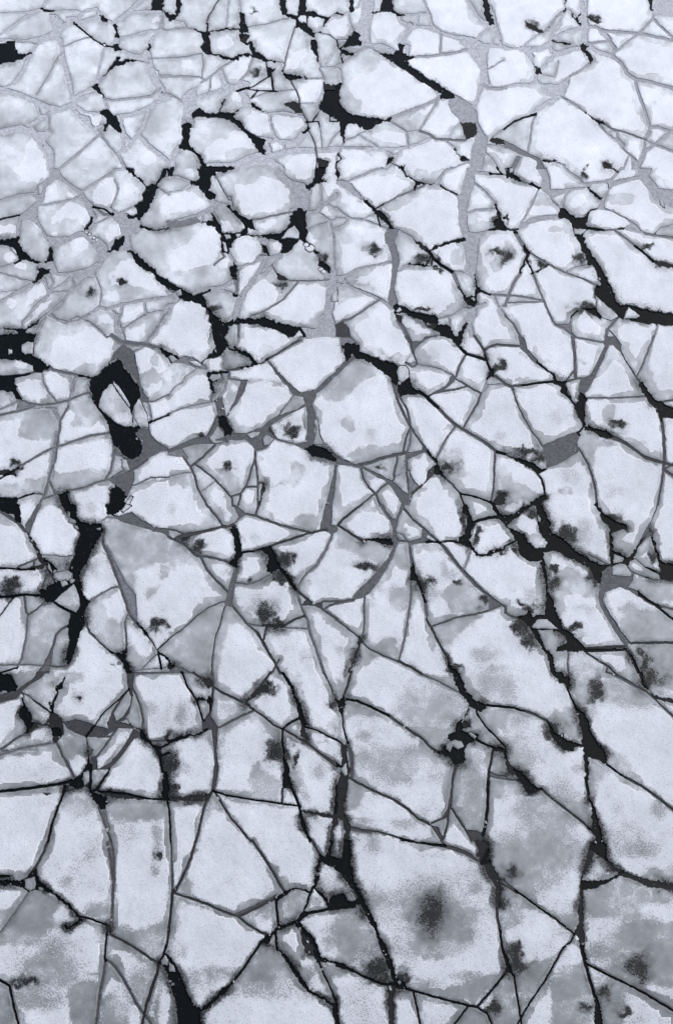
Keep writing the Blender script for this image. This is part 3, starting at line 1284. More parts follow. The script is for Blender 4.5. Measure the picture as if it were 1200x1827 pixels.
0 3 1130 1050 1150 1160
P0 780 1040 850 1060 890 1030 905 1000 910 1040 900 1100 940 1205 910 1205 870 1120 820 1070
3 3 610 840 640 910 700 970 790 1050
g 740 980 80 60
g 670 860 50 60
4 2 1110 1075 1010 1180
5 2 940 1190 1205 1165
0 3 390 700 450 740 510 770
3 4 500 860 440 890 400 930 380 1010 350 1080 310 1160 270 1205
P3 400 930 370 1040 330 1130 290 1205 350 1205 370 1130 380 1050
3 3 350 1150 420 1160 480 1150
4 3 200 790 185 950 155 1100 120 1170
3 3 175 660 185 760 200 790 260 750 330 690
4 2 70 1145 200 1145 320 1150
0 3 70 1180 120 1165
0 2 70 700 100 660
S 220 210 280 50 370 10 440 30 480 120 550 200 540 310 510 370 400 360 290 350
S 70 110 130 160 190 300 240 390 150 430 60 440
S 540 0 740 0 750 70 700 120 620 120 570 80
S 150 0 250 0 240 60 190 110 160 80
S 80 470 290 470 300 540 270 620 150 620 100 560
S 70 690 150 670 150 830 180 900 160 1050 130 1130 70 1150
S 590 510 650 390 740 340 800 440 850 570 700 640 640 680 600 650
S 740 700 860 600 900 720 890 800 850 850 770 800
S 950 0 1205 0 1205 170 1100 140 960 60
S 980 500 1100 440 1205 430 1205 950 1130 1030 1000 850 960 750 970 640
B 1140 430 1205 430 1205 520 1150 530
B 1040 650 1060 600 1140 590 1120 640 1060 690
k 1130 870 50 50
g 820 600 40 30
S 560 950 600 860 660 940 720 1020 790 1080 840 1100 900 1205 620 1205 640 1120 560 1050
S 760 170 810 110 820 150 780 240
S 900 860 960 840 1060 980 1100 1060 1040 1100 960 1040 900 970
s 1150 1120 40 30
s 490 690 50 40
g 520 640 30 30
s 150 1180 80 20
g 650 450 70 70
g 650 30 60 50
c 850 1135 3
k 795 1135 12 8
T 300 900
3 3 270 0 330 70 390 150
P2 30 240 120 200 250 180 400 145 440 150 480 140 490 160 430 165 380 170 250 205 130 235 60 255
P3 470 10 500 20 560 65 510 100 470 140 420 155 480 120 500 90
3 3 0 175 60 185 100 205
P0 430 175 470 150 495 170 515 260 525 350 500 400 490 460 460 450 430 420 470 380 475 300 470 230
P1 435 415 465 380 480 400 490 440 460 450
3 4 0 230 60 260 130 300 200 370
3 4 200 370 300 375 400 400 440 420
k 190 290 50 50
P1 90 245 150 235 130 265 100 260
3 4 230 375 280 470 350 550 415 615
P3 500 450 490 520 470 600 460 700 470 740 440 730 400 710 420 640 440 560 460 490
3 4 470 740 520 800 560 850 640 920
2 4 640 920 700 1030 760 1130 800 1205
3 2 400 740 370 860 340 930 320 1060 308 1205
3 2 380 695 280 740 200 800 100 890 -5 965
P0 -5 1090 40 1140 30 1180 0 1170
P3 30 1150 100 1160 180 1205 -5 1205
3 4 560 65 620 80 720 120 850 160 950 185 1020 200
4 4 475 10 540 60
3 4 620 75 640 20 650 -5
2 4 530 340 620 330 720 300 800 270 900 240 1000 205 1090 185 1130 180
P3 1120 -5 1170 -5 1165 140 1205 150 1205 190 1165 215 1120 180 1080 180 1090 120
P0 640 320 700 310 740 310 770 360 800 430 850 500 920 600 910 615 880 590 830 510 780 460 740 490 700 480 700 430 720 390 690 340
P1 700 420 750 420 780 455 740 490 700 480
0 3 515 370 530 340 600 335
4 4 480 560 560 570 640 550 720 510
k 790 530 70 40
k 570 570 20 10
2 4 910 605 960 650 1020 700
P2 945 720 980 680 1030 710 1100 690 1100 750 1040 720
3 3 1100 690 1205 690
3 3 1110 750 1150 720 1205 705
3 4 1100 750 1160 790 1205 820
4 4 915 620 930 680 960 760 990 830 1005 910 1050 1020 1080 1120 1110 1205
2 4 970 795 900 820 830 865 700 865
P1 680 855 750 860 830 855 830 880 700 880
4 3 570 850 640 865 700 865
2 3 700 870 680 960
4 2 710 880 830 882 1000 885
4 3 1170 210 1120 330 1050 440 980 500 920 590
w 100 80
w 350 300
w 60 600
w 350 480
w 600 200
w 900 60
w 430 60
w 560 20
w 1000 300
w 1150 500
w 570 430
w 650 650
w 600 1050
w 850 1050
w 1150 950
w 640 890
w 1185 100
w 1170 730
B 0 260 100 310 220 400 260 440 100 440 0 470
B 160 190 240 130 300 40 370 20 400 50 390 130 300 160
B 30 1140 0 1100 60 1060 100 920 160 840 250 830 340 760 370 650 400 740 350 900 320 1080 310 1205 180 1205
B 480 750 560 840 430 860 400 960 360 1150 350 1205 310 1205 330 960 400 750
B 700 890 1000 890 1000 910 880 915 720 970
B 860 120 900 90 960 70 1090 80 1080 170 1020 190
B 640 80 720 90 800 130 850 140
B 950 725 1080 730 1090 770 990 790
k 690 770 50 55
g 620 740 80 90
g 760 740 60 80
k 780 830 35 25
k 850 400 50 55
g 620 240 40 60
g 670 420 40 50
b 600 20 40 30
g 430 480 50 40
g 270 810 60 40
g 580 590 70 20
b 960 560 50 90
B 920 590 980 520 1040 450 1000 480 950 560
b 1190 30 0 0
g 980 1080 60 40
b 40 210 50 25
g 30 40 30 60
T 0 900
B 760 90 1000 150 1205 225 1205 420 1100 425 960 480 945 640 985 780 900 640 820 430 750 260
T 600 900
2 4 180 0 110 55 50 100 10 145
2 4 10 145 60 180 120 220 190 265
P3 300 -5 330 -5 360 50 400 100 420 100 445 50 460 -5 490 -5 480 30 440 100 425 180 435 250 420 300 400 290 400 180 380 110 330 50
3 4 480 30 540 100 620 170 700 240 740 275
P0 190 265 220 245 270 237 340 240 385 245 400 265 405 290 340 285 280 265 230 262 195 272
P3 380 240 440 240 440 270 410 295 380 290
5 2 430 200 470 220 500 260
P3 610 180 640 185 650 210 640 240 700 262 740 270 740 278 650 270 560 280 530 290 520 280 510 265 560 245 605 235
3 3 440 260 515 262
0 3 640 270 690 265 740 272
3 4 740 270 780 262
P3 510 270 530 270 530 300 545 380 550 450 590 540 610 620 640 700 655 790 645 820 630 790 620 700 600 620 580 560 525 535 525 420 515 330
P0 530 420 548 420 560 480 590 540 610 610 590 600 570 545 525 535
0 3 600 590 630 690
3 2 770 265 820 260 880 270
0 3 780 262 830 260 880 270
P0 870 230 910 210 930 140 960 110 985 120 960 170 955 250 970 300 1010 345 1060 350 1130 325 1205 305 1205 315 1130 345 1100 365 1030 375 990 360 950 310 900 280 870 265
P0 935 -5 950 60 970 110 985 135 960 180 955 250 930 240 910 210 930 150 930 90 900 60 890 20 900 -5
k 905 120 30 110
k 1000 210 30 60
0 5 970 135 1020 110 1080 95 1160 88
P0 1100 -5 1130 -5 1170 60 1205 120 1205 150 1170 120 1150 80 1120 40
P3 740 270 770 290 830 370 900 460 1000 570 1090 650 1080 660 980 580 880 470 800 370 740 290
3 4 740 275 800 350 880 450 1000 575 1100 660 1180 720 1205 730
P3 1090 660 1180 712 1130 735 1085 750
3 3 1180 715 1100 750 1000 780 860 805 680 870
5 3 945 340 930 400 905 455
2 4 640 820 680 890 720 970 770 1060 800 1110
P0 790 1100 820 1150 850 1180 880 1205 820 1205 800 1160
P3 405 300 425 290 400 380 350 470 290 560 240 630 190 665 115 685 115 650 160 600 230 540 300 460 360 390
3 5 -5 700 60 690 120 680
3 2 200 665 195 760 198 850 185 940
3 3 -5 820 60 870 120 915 165 950
P1 160 945 190 955 185 980 170 1010 130 1110 100 1205 80 1205 120 1100 150 1010
3 3 180 980 240 1035 340 1080 440 1120
2 4 440 1120 520 1155 600 1205
4 3 525 540 530 640 520 740 500 860 480 980 440 1120
w 60 60
w 250 150
w 100 500
w 100 750
w 60 1000
w 340 850
w 600 1000
w 250 1150
w 700 150
w 1050 50
w 1080 200
w 1100 450
w 850 330
w 700 450
w 1050 1000
w 520 1190
w 1190 1120
w 540 170
w 390 40
B 0 200 60 190 190 270 300 270 410 300 370 380 330 430 260 400 180 350 60 330 0 300
k 200 430 65 35
g 180 360 80 80
g 230 330 50 50
B 400 440 360 420 420 300 515 270 520 450 480 460
b 460 690 90 80
g 380 620 120 60
g 260 720 50 40
B 530 550 580 560 620 670 540 680
B 200 990 280 990 330 950 430 960 440 1100 330 1060
B 160 1010 240 1050 340 1090 200 1150 130 1170
B 560 350 545 290 740 280 780 340 650 340
B 830 560 920 520 1080 660 1080 740 990 780 820 780 780 700 740 640
k 640 570 50 45
g 690 640 60 60
g 760 450 30 60
k 830 540 20 15
k 1040 700 25 25
g 800 500 60 50
B 690 880 860 810 1080 760 980 850 880 930 800 1060 780 1070
b 680 950 30 100
g 1050 1070 140 60
g 1140 1170 80 30
k 840 1180 40 25
b 1090 140 60 20
B 430 130 470 60 530 110 610 170 600 190 520 140 450 150 440 180
b 480 220 40 20
g 30 1050 40 60
k 1140 350 40 15
b 820 240 50 15
b 240 30 50 20
T 900 900
0 3 -5 85 30 80
P0 -5 95 50 70 120 30 180 0 240 -5 200 10 150 40 90 90 30 140 0 160
P0 20 165 60 180 130 210 180 270 210 310 280 310 300 275 270 230 240 170 225 90 230 10 265 0 300 80 330 130 325 190 400 230 480 310 560 360 590 380 640 410 700 430 760 435 740 440 690 480 680 560 640 540 610 470 590 440 500 400 420 360 350 330 280 340 270 380 240 410 160 400 110 370 90 290
P3 580 385 640 415 700 432 770 440 770 490 830 510 830 540 800 580 700 610 670 600 690 490 650 460 600 440
F 290 110 325 190 300 150
k 190 60 45 40
k 90 320 30 50
F 235 70 260 100 250 130 235 100
P0 250 410 275 400 290 480 300 560 300 620 350 700 390 800 410 880 440 890 500 940 570 1000 575 1040 500 1050 440 1050 370 1045 370 1020 440 990 445 965 400 920 330 890 230 890 290 1020 350 1070 350 1130 370 1205 330 1205 300 1080 250 1000 190 910 150 850 80 800 80 790 150 790 160 740 200 800 280 780 290 720 300 640 290 560 270 480
F 190 870 230 820 300 815 350 860 385 890 300 885 200 885
k 350 460 35 25
k 440 220 50 60
g 480 260 120 80
g 560 160 60 100
k 620 520 40 40
k 650 560 30 40
k 340 570 40 60
g 380 560 60 60
P0 640 -5 660 -5 700 60 780 110 870 150 870 165 800 190 765 200 770 320 840 360 870 380 920 340 980 250 1000 230 950 310 890 400 870 440 850 420 770 430 750 430 750 330 745 220 740 170 700 130 680 70
F 775 350 850 380 840 410 770 420
F 765 445 820 420 860 430 900 490 895 512 765 505
5 2 850 370 880 440
k 760 110 70 35
k 820 160 50 20
P3 1085 -5 1095 0 1070 60 1030 160 1040 220 1000 250 940 320 950 280 1000 180 1040 120
P0 1035 180 1050 200 1080 290 1110 400 1130 460 1138 460 1138 560 1110 530 1105 470 1080 360
P0 870 400 930 320 950 320 920 380 950 420 1030 450 1110 500 1110 530 1050 530 960 490 900 460 880 430
F 890 400 930 390 1000 450 1100 500 1105 530 1060 530 960 500 900 470 882 440
k 1060 360 25 40
P3 840 515 890 510 920 490 910 540 880 590 960 620 1060 700 1138 770 1138 780 1050 720 960 660 880 610 800 585
0 4 960 640 1050 700 1138 770
P3 670 610 780 585 800 590 710 630 700 680 730 750 790 840 850 930 900 985 870 1000 900 1060 940 1140 970 1205 940 1205 900 1110 860 1030 840 990 780 900 720 800 680 720 665 650
P0 880 1050 910 1090 960 1180 970 1205 945 1205
2 4 900 990 1000 985 1138 985
2 5 570 1030 700 1020 850 1015
0 4 570 1045 700 1042 850 1038
2 3 580 1060 660 1110 740 1160 790 1205
4 2 450 1060 445 1130 450 1205
3 4 0 770 50 800 90 810
0 3 -5 300 50 275 90 250
4 3 600 360 740 430
k 110 880 60 50
k 160 970 60 50
k 130 690 30 20
k 190 750 40 25
g 190 650 90 60
k 480 880 40 25
g 550 930 50 30
w 100 60
w 30 500
w 50 1000
w 50 220
w 650 250
w 900 50
w 850 250
w 1100 100
w 700 900
w 780 650
w 800 1100
w 500 600
w 600 1120
w 1050 600
w 1020 370
w 120 170
w 400 350
w 820 480
w 750 540
w 950 430
b 220 250 50 40
B 340 480 460 440 600 540 650 620 640 680 500 640 360 700 320 620
B 800 750 880 700 980 760 1138 830 1138 980 900 985 820 860
g 1000 850 200 100
b 300 930 60 30
b 330 1000 60 30
b 300 910 120 70
B 460 1070 560 1070 720 1180 750 1205 460 1205
B 350 1080 440 1070 440 1205 390 1205
B 880 1000 1138 990 1138 1205 980 1205
k 990 1150 40 60
k 950 1060 20 30
B 910 530 1138 580 1138 740 1040 680 900 590
g 1100 680 60 60
b 60 780 90 20
b 310 380 30 50
b 850 320 80 60
g 560 750 100 40
T 0 1200
P2 270 -5 330 -5 290 40 210 90 160 130 130 180 80 240 60 240 70 190 120 120 180 80 240 40
P0 60 -5 90 10 110 60 130 100 100 130 60 150
P0 150 175 165 180 190 250 225 300 215 350 240 350 200 430 190 430 190 380 140 310 140 260 160 230
P1 240 350 320 370 280 380 200 440 190 430 215 380
F 175 155 210 170 260 220 355 290 350 320 310 375 280 350 230 330 225 290 190 240 165 200
2 4 180 160 260 210 310 250 360 290
P1 345 215 380 200 375 270 430 310 465 380 450 450 400 500 375 480 370 400 330 370 350 310 370 285
0 4 380 210 375 280
P0 370 400 420 390 440 440 420 460 380 450
0 4 410 150 380 210
P0 395 110 420 75 450 60 455 100 420 140 400 150
0 2 440 90 460 35
0 2 920 120 850 190 750 275 680 370 620 450
P2 905 -5 965 -5 950 90 960 130 910 100
P2 915 120 930 110 880 180 810 290 830 340 770 350 800 270 860 190
P2 940 140 945 190 920 290 890 330 900 350 950 380 1000 400 1020 430 990 460 960 470 880 580 820 650 780 690 700 690 790 640 900 500 950 400 850 395 750 455 770 400 765 350 840 340 880 310 930 230
3 3 960 140 1000 230 1020 330 1015 420
2 4 920 110 940 160
F 910 330 850 350 930 370 910 340
P2 450 350 540 330 620 350 700 380 765 395 770 450 690 460 610 455 540 430 480 400
3 3 700 460 790 455 830 410
3 2 620 460 625 560 625 600
3 3 790 470 690 600
P2 650 600 690 590 695 690 650 700 640 650
P0 630 560 640 640 655 650 650 680 600 710 590 760 600 810 560 825 500 810 490 780 530 760 540 750 580 710 625 650
F 595 710 640 705 635 780 600 805
P1 600 800 640 760 650 840 670 850 620 830
0 4 650 700 645 850
0 4 770 715 690 830 660 850
P0 730 780 740 770 700 840 660 850 690 810
P0 650 850 700 870 770 890 770 930 750 960 720 970 680 930 660 890
3 4 410 510 450 600 500 690 530 750
0 5 60 840 200 825 350 805 460 785 510 770
P1 460 810 490 800 490 840 460 845
2 3 500 840 560 825
0 4 460 810 450 870 410 970 370 1090 345 1205
P1 700 845 800 845 900 870 1000 880 1060 900 1000 905 850 895 780 890 720 870
0 3 700 845 900 860 1060 900 1205 905
3 4 700 960 740 1050 780 1160 790 1205
4 8 740 980 750 1060 770 1120
P0 1165 720 1180 700 1205 730 1205 905 1155 900
P1 1090 520 1140 520 1150 600 1160 690 1205 740 1180 760 1155 700 1130 600
0 4 1010 430 1060 490 1110 540 1140 600 1160 700
P0 990 460 1025 430 1060 490 1050 500
3 4 1060 490 1130 490 1205 490
0 3 1140 540 1205 510
0 4 1140 600 1205 570
P1 1180 450 1205 430 1205 490 1180 480
k 1190 640 40 60
4 5 60 570 150 545 260 520 400 500
5 7 60 565 150 550 250 550
3 4 60 510 130 460 200 430 250 400 330 370
P3 960 -5 1205 -5 1205 5 1000 15 970 20
w 200 700
w 110 400
w 250 450
w 700 200
w 560 650
w 180 1000
w 550 1050
w 800 530
w 960 700
w 1000 1100
w 1100 300
w 960 300
w 820 290
w 700 750
w 280 290
B 180 90 270 20 460 0 600 0 600 60 470 80 400 200 330 260 250 180
g 560 170 60 60
k 560 200 20 20
B 440 450 620 470 630 600 560 600 490 620 440 560
B 620 470 780 460 700 580 640 590
B 450 870 590 820 660 880 700 970 640 1000 540 1040 480 1010 430 970
g 520 930 40 30
B 770 900 1205 910 1205 1040 1040 1060 800 1060 780 1000
g 1120 1150 40 80
B 60 545 260 540 300 560 150 600 60 590
g 90 430 40 40
B 170 160 230 250 290 300 310 370 230 340 190 250
B 1040 880 1140 830 1150 890
b 1130 120 0 0
g 1070 250 50 60
k 340 870 30 10
g 150 50 60 50
g 250 130 80 40
g 880 420 50 30
B 650 710 750 700 680 820 650 800
B 100 835 420 815 400 850 200 870 100 860
g 330 470 40 40
b 750 1000 30 80
b 110 1190 60 0
T 300 1200
0 3 100 0 140 100 195 185 230 270 245 330
2 4 180 0 250 50 320 100 400 150 490 190 550 220
P1 230 60 300 30 325 90 290 110
3 4 310 -5 320 100
2 4 320 100 315 200 300 290 260 350
P0 200 180 240 178 290 195 290 170 310 165 305 240 300 280 290 230 280 205 240 195 205 200
2 3 295 170 300 240
P2 290 280 310 320 360 390 350 450 345 560 360 680 350 760 330 840 305 845 320 740 330 640 325 540 310 450 310 410 240 410 240 360
P0 -5 480 100 450 200 430 240 410 240 425 180 445 100 480 0 515
3 4 370 390 450 345 540 300 610 270
2 4 550 215 600 160 650 110 700 40 730 -5
P1 550 200 580 160 660 90 720 80 690 140 640 150 560 215
P1 545 220 580 225 620 265 600 270
2 3 610 265 680 310 750 370 810 400
P0 800 -5 830 -5 880 80 920 180 960 270 990 370 960 385 930 340 920 240 870 110
0 4 945 320 880 350 830 390
P1 940 340 960 400 960 470 940 450
2 4 820 400 900 450 1000 510 1100 590 1205 670
P1 960 380 985 430 990 490 970 490 950 440
0 3 980 385 1060 410 1150 455 1205 480
P2 1000 505 1060 550 1205 640 1205 675 1100 600
0 3 815 410 815 500 830 580
P0 820 560 835 600 860 690 880 780 890 850 870 830 815 825 810 760 820 680
P1 825 740 860 760 880 820 820 820
2 3 815 830 810 930
0 4 880 820 910 890 940 960
0 3 320 845 420 875 600 905 800 935 920 950 935 960
P0 930 960 950 970 970 1060 1000 1150 1020 1205 1000 1205 960 1120 930 1020
0 3 935 960 960 1080 1010 1205
P1 940 960 960 980 1050 995 1180 1015 1205 1020 1205 1040 1150 1035 1000 1010 950 990
P1 -5 890 100 880 200 875 290 865 310 850 280 910 150 915 -5 915
0 3 -5 915 10 1000 20 1205
2 4 310 850 270 920 240 1020 200 1205
2 3 330 850 380 930 450 1040 520 1120 590 1205
3 3 1110 0 1150 80 1190 180 1205 200
P1 1185 990 1205 950 1205 1060 1170 1150 1160 1205 1145 1205 1170 1100
P0 1195 860 1205 800 1205 1000 1180 1000
w 60 200
w 150 650
w 500 60
w 430 230
w 750 200
w 1000 150
w 500 600
w 1100 430
w 1050 700
w 700 1050
w 400 1150
w 100 1100
w 1080 1100
w 850 900
w 900 430
B 110 0 290 100 320 180 210 200 170 120
B 200 200 290 210 280 300 250 330
B 400 370 600 280 700 320 810 410 810 500 760 480 640 350 560 340 400 450 380 520
B 270 430 310 420 330 560 310 540 270 490
B 590 680 640 640 680 700 800 780 800 920 600 900 400 870 380 850 600 850 560 780
B 280 900 310 860 350 870 420 960 340 1000 270 1060
B 10 920 270 915 250 950 80 960 20 980
B 350 880 920 960 920 980 700 940 600 960
k 780 590 70 80
g 740 500 50 30
k 20 660 50 110
k 40 850 50 60
g 110 680 60 50
k 910 620 20 60
g 1060 720 70 70
g 950 880 80 80
B 860 580 900 600 940 700 980 800 930 860 880 840 860 700
k 680 120 60 40
k 1190 230 30 30
g 440 250 90 60
g 90 290 40 100
B 1120 370 1205 300 1205 450
g 1100 500 70 20
g 920 90 50 80
B 150 870 290 830 310 845
T 600 1200
2 4 105 -5 80 90 45 180
P0 40 180 80 185 70 220 40 300 30 300 10 230 -5 195 20 200
0 4 60 187 140 200 240 240 370 305
3 4 370 305 430 350
2 4 430 350 520 410 610 470 680 540 760 580
P0 700 570 760 560 750 530 800 520 830 500 790 470 800 440 850 420 855 370 870 340 900 330 930 260 945 230 900 170 860 100 830 40 820 -5 860 -5 900 60 940 140 1000 200 1070 230 1080 250 1030 280 990 270 950 240 920 310 890 350 900 410 940 440 1000 430 1010 460 960 500 930 520 910 560 925 620 900 650 860 650 820 640 810 600 760 590
F 935 435 960 425 1000 455 985 475
F 780 510 840 475 890 490 910 530 860 550 830 520 810 570 780 540
0 4 1070 232 1205 243
P1 890 380 910 340 960 390 900 400
0 3 1000 290 1060 380 1130 450 1205 530
0 4 1000 480 1080 520 1160 550 1205 560
P0 1090 520 1140 530 1205 540 1205 570 1130 560
3 3 850 660 835 750 815 870 800 970
P2 840 660 860 660 830 800 825 920 820 960 790 1010 740 1050 800 960 815 850 820 750
1 4 1110 570 1100 640 1085 700 1080 800 1075 1000 1060 1110 1040 1160
0 5 1080 780 1078 960 1065 1080 1045 1160
3 4 1085 735 1140 750 1205 755
3 3 1090 710 1150 735 1205 738
2 3 820 970 880 1060 920 1120 960 1205
P2 930 1120 1000 1125 1030 1140 1060 1110 1050 1170 1040 1205 960 1205
2 3 800 970 790 1090 760 1190
2 4 90 750 200 810 300 860 400 900 500 970 580 1040 660 1080
2 3 660 1080 720 1055 780 1030
P2 660 1080 720 1100 760 1170 750 1205 730 1180 690 1120
2 3 60 1090 180 1120 300 1135 400 1165 550 1205
3 6 110 1120 240 1140
0 2 40 300 50 400 80 500
P1 30 500 70 520 90 680 90 760 60 900 50 1000 100 1080 90 1205 50 1205 55 1100 40 1050 -5 1040 -5 830 20 720 35 700 40 660
F 30 690 70 640 80 730 60 740
3 7 80 500 105 600 110 740
P0 -5 640 40 660 40 680 -5 670
w 300 100
w 500 700
w 250 1000
w 950 800
w 20 40
w 700 60
w 1100 100
w 1150 350
w 20 1150
w 850 1150
w 300 1190
w 1150 1100
w 15 580
g 650 200 200 140
g 700 280 160 120
g 620 560 140 60
g 700 640 80 120
g 960 750 110 200
g 960 1000 110 120
g 180 1060 90 40
g 480 1080 110 50
g 1080 80 140 100
g 180 450 50 40
g 180 600 60 60
B 380 740 410 690 460 665 530 670 560 720 520 780 450 760 400 780
B 90 200 240 250 380 330 440 370 320 330 160 300 60 330
B 70 770 220 840 200 870 150 960 50 1000
B 500 400 640 390 760 400 830 380 800 430 780 500 720 540 640 500
B 0 60 80 80 30 190 0 190
B 0 300 30 310 60 510 0 490
B 640 30 820 30 880 100 840 130 740 80
B 910 350 980 290 1060 380 1180 530 1060 500 1000 480 990 420
g 960 360 40 40
B 1080 770 1205 760 1205 900 1100 900
B 1110 590 1205 570 1205 730 1130 720 1090 690
B 1040 280 1205 250 1205 420 1130 380 1080 380
k 750 540 30 15
k 930 380 20 25
B 930 520 980 500 1080 540 1090 600 1060 560 960 540
B 670 1085 790 1040 760 1150 730 1110
T 900 1200
P0 330 -5 400 -5 420 30 460 50 460 90 430 90 390 60
P1 400 50 450 20 470 60 460 110 440 100
0 3 440 100 480 190 510 260
P0 500 240 560 280 600 340 600 400 640 460 680 530 710 550 725 600 730 655 650 620 580 595 600 640 595 760 575 700 560 600 562 530 550 480 545 400 520 310
1 4 580 600 590 720 580 780 600 860
P0 590 860 610 900 640 960 660 1020 680 1100 700 1205 640 1205 650 1150 615 1110 625 1040 600 920
0 3 600 1110 650 1160
0 4 575 750 595 870
P0 305 360 340 390 370 430 440 470 500 500 560 525 500 530 490 555 440 555 400 540 360 490 320 430
k 330 420 50 60
k 420 530 70 30
0 3 500 500 560 525
0 4 -5 242 60 250 130 270
2 4 130 270 220 300 290 340 320 370
3 3 720 -5 830 40 920 90 1010 140 1080 200 1138 255
3 6 800 20 920 90
P0 950 -5 975 -5 1000 80 1020 110 1000 115 975 70
P1 1020 120 1060 160 1138 220 1138 250 1060 190
0 3 725 655 800 710 860 745
2 4 860 745 960 800 1050 860 1138 930
P0 60 680 110 700 160 760 240 810 270 830 200 860 150 850 120 790 80 740
2 4 260 830 340 900 430 970 520 1040 600 1110
0 4 -5 560 10 600
P1 0 600 30 640 80 690 80 740 30 710 0 650
k 80 710 50 30
k 200 830 50 30
F 400 440 412 432 412 460 400 460
w 250 130
w 300 650
w 900 400
w 850 1000
w 200 1100
w 900 20
w 530 100
g 30 560 60 140
g 180 710 80 80
g 60 330 120 60
g 200 950 150 90
g 400 1050 120 60
g 750 120 90 90
g 620 280 50 50
g 1100 980 60 90
g 30 150 60 100
g 520 680 60 60
g 960 200 120 60
B 300 320 370 260 490 250 540 480 460 470 400 430 350 380
B 590 600 760 700 650 780 640 960 610 880 600 700
B 480 940 590 900 600 1100 540 1060 440 960
B 740 560 850 590 900 700 960 790 850 740 740 660 700 550
B 470 100 450 0 690 0 660 80 640 200 560 230 500 220
k 640 130 35 70
B 1000 0 1138 0 1138 230 1020 110
g 1060 40 90 80
k 1040 60 60 60
g 1090 140 50 60
B 0 240 120 260 240 330 90 290 0 310
B 0 760 80 780 140 850 100 870 0 900
g 30 740 60 30
b 560 600 10 80
T 0 1500 3.636
2 4 315 -5 290 60 250 140 210 200 190 230
P2 190 235 210 195 240 170 245 230 215 230
P0 50 250 110 255 160 245 240 180 245 230 260 270 320 310 380 355 450 410 480 450 530 490 520 500 470 460 430 420 390 385 330 340 290 325 240 320 210 320 190 330 150 310 100 285 60 290
F 160 250 225 230 235 280 230 310 195 325 160 305
F 248 300 280 305 285 322 255 322
P0 520 500 540 510 500 545 460 575 430 570 410 550 430 545 450 560 490 535
0 3 520 490 600 510 690 545
P1 690 545 720 550 725 610 690 615
3 4 720 -5 735 80 740 180 735 300 730 400 720 550
3 7 700 20 725 140 735 250
2 4 725 612 800 650 900 710 970 760 1030 795
0 3 690 600 685 700 680 770
3 4 685 770 670 880 650 980 630 1130
3 4 690 770 750 820 800 900 840 970 880 1050 930 1120
4 3 190 330 130 420 90 480 60 520
0 4 65 940 85 1050 105 1130
3 3 1110 -5 1115 150 1118 330
1 4 1118 330 1110 460 1095 580 1080 680 1060 740 1030 795
0 3 1080 690 1060 740 1030 795
1 4 1030 795 1020 860 980 960 950 1060 935 1130
2 5 1010 880 960 1040
F 1050 770 1075 740 1095 780 1085 810 1050 805
P0 1030 795 1080 730 1110 760 1150 820 1200 920 1290 1130 1300 1145 1190 1145 1160 1050 1110 930 1080 850
F 1045 775 1075 738 1095 780 1088 808 1050 803
F 1100 800 1115 790 1135 820 1135 855 1090 845
1 4 1195 210 1150 300 1120 335
w 120 100
w 500 200
w 900 300
w 1160 100
w 90 350
w 500 700
w 800 800
w 1100 1000
w 750 960
B 190 330 290 330 420 410 350 480 360 560 290 610 200 680 60 690 60 530 120 440
g 130 640 80 40
B 540 510 690 550 685 680 640 660 600 560 570 530
B 560 470 720 370 720 540 640 500
B 720 610 880 590 1080 500 1060 720 1020 780 860 690
B 695 620 860 700 1010 810 980 860 930 780 800 710 690 700
B 440 960 530 910 660 900 650 1130 480 1130 450 1030
B 660 1010 740 1000 840 1080 850 1130 640 1130
g 1030 60 40 90
k 1030 110 20 30
g 1000 200 30 40
g 290 860 60 60
k 200 920 50 25
k 130 935 15 12
g 440 890 60 60
g 620 860 70 20
g 420 270 50 40
g 150 1000 120 120
g 800 570 60 30
g 250 820 200 80
g 260 1050 160 60
g 620 430 90 40
B 1050 830 1040 950 950 1130 1000 1060 1030 1000
b 1150 520 0 0
T 300 1500 3.636
2 4 180 -5 150 100 100 220 45 330 25 340
2 4 45 340 150 375 260 415 360 460 450 490
2 4 450 490 530 550 600 595 640 610
P0 605 650 640 610 680 590 650 665
2 5 460 490 560 440 640 400 700 375
3 3 430 480 540 430 700 355
P0 690 375 740 345 820 300 860 305 920 325 910 340 860 315 820 312 760 355 710 395
2 4 545 -5 600 80 660 170 700 240 750 330
0 4 700 395 705 470 715 550
2 4 930 -5 960 50 990 100
P0 980 85 1010 110 1040 60 1050 -5 1065 -5 1060 60 1060 100 1120 110 1140 60 1140 -5 1190 -5 1185 80 1195 200 1210 310 1190 310 1140 240 1080 180 1030 150 985 135 970 240 960 305 940 290 960 200
P2 1140 -5 1180 -5 1175 50 1150 60
0 4 940 300 920 340 900 400
0 3 950 305 1000 360 1050 430
P0 960 300 1060 425 1040 435
P0 1055 360 1130 345 1200 370 1205 420 1160 430 1060 435 1040 400
k 1110 380 60 25
0 5 870 480 930 465 1030 445 1205 425
P0 720 540 800 525 850 500 860 470 890 460 930 460 880 500 860 535 900 580 950 630 975 700 990 750 1080 780 1160 815 1205 840 1205 860 1150 830 1060 790 990 780 970 790 940 690 920 640 870 600 840 570 820 540 760 560 710 580 690 570
P1 860 600 900 620 930 660 950 700 970 780 940 750 890 720 870 670
0 4 720 560 680 600 650 640
0 4 695 580 700 650 710 700
P0 600 650 640 660 720 700 770 750 850 860 920 960 990 1010 1070 1050 1100 1100 1120 1130 1100 1130 1060 1070 960 1010 900 975 840 900 780 810 730 730 690 690
0 3 980 790 1010 870 1060 970 1090 1060 1100 1130
P0 1060 970 1090 1020 1100 1070 1100 1130 1085 1080 1080 1020
0 4 605 655 560 720 500 810 440 890
P0 450 870 440 900 400 950 310 1040 220 1110 200 1105 280 1030 360 960 420 900
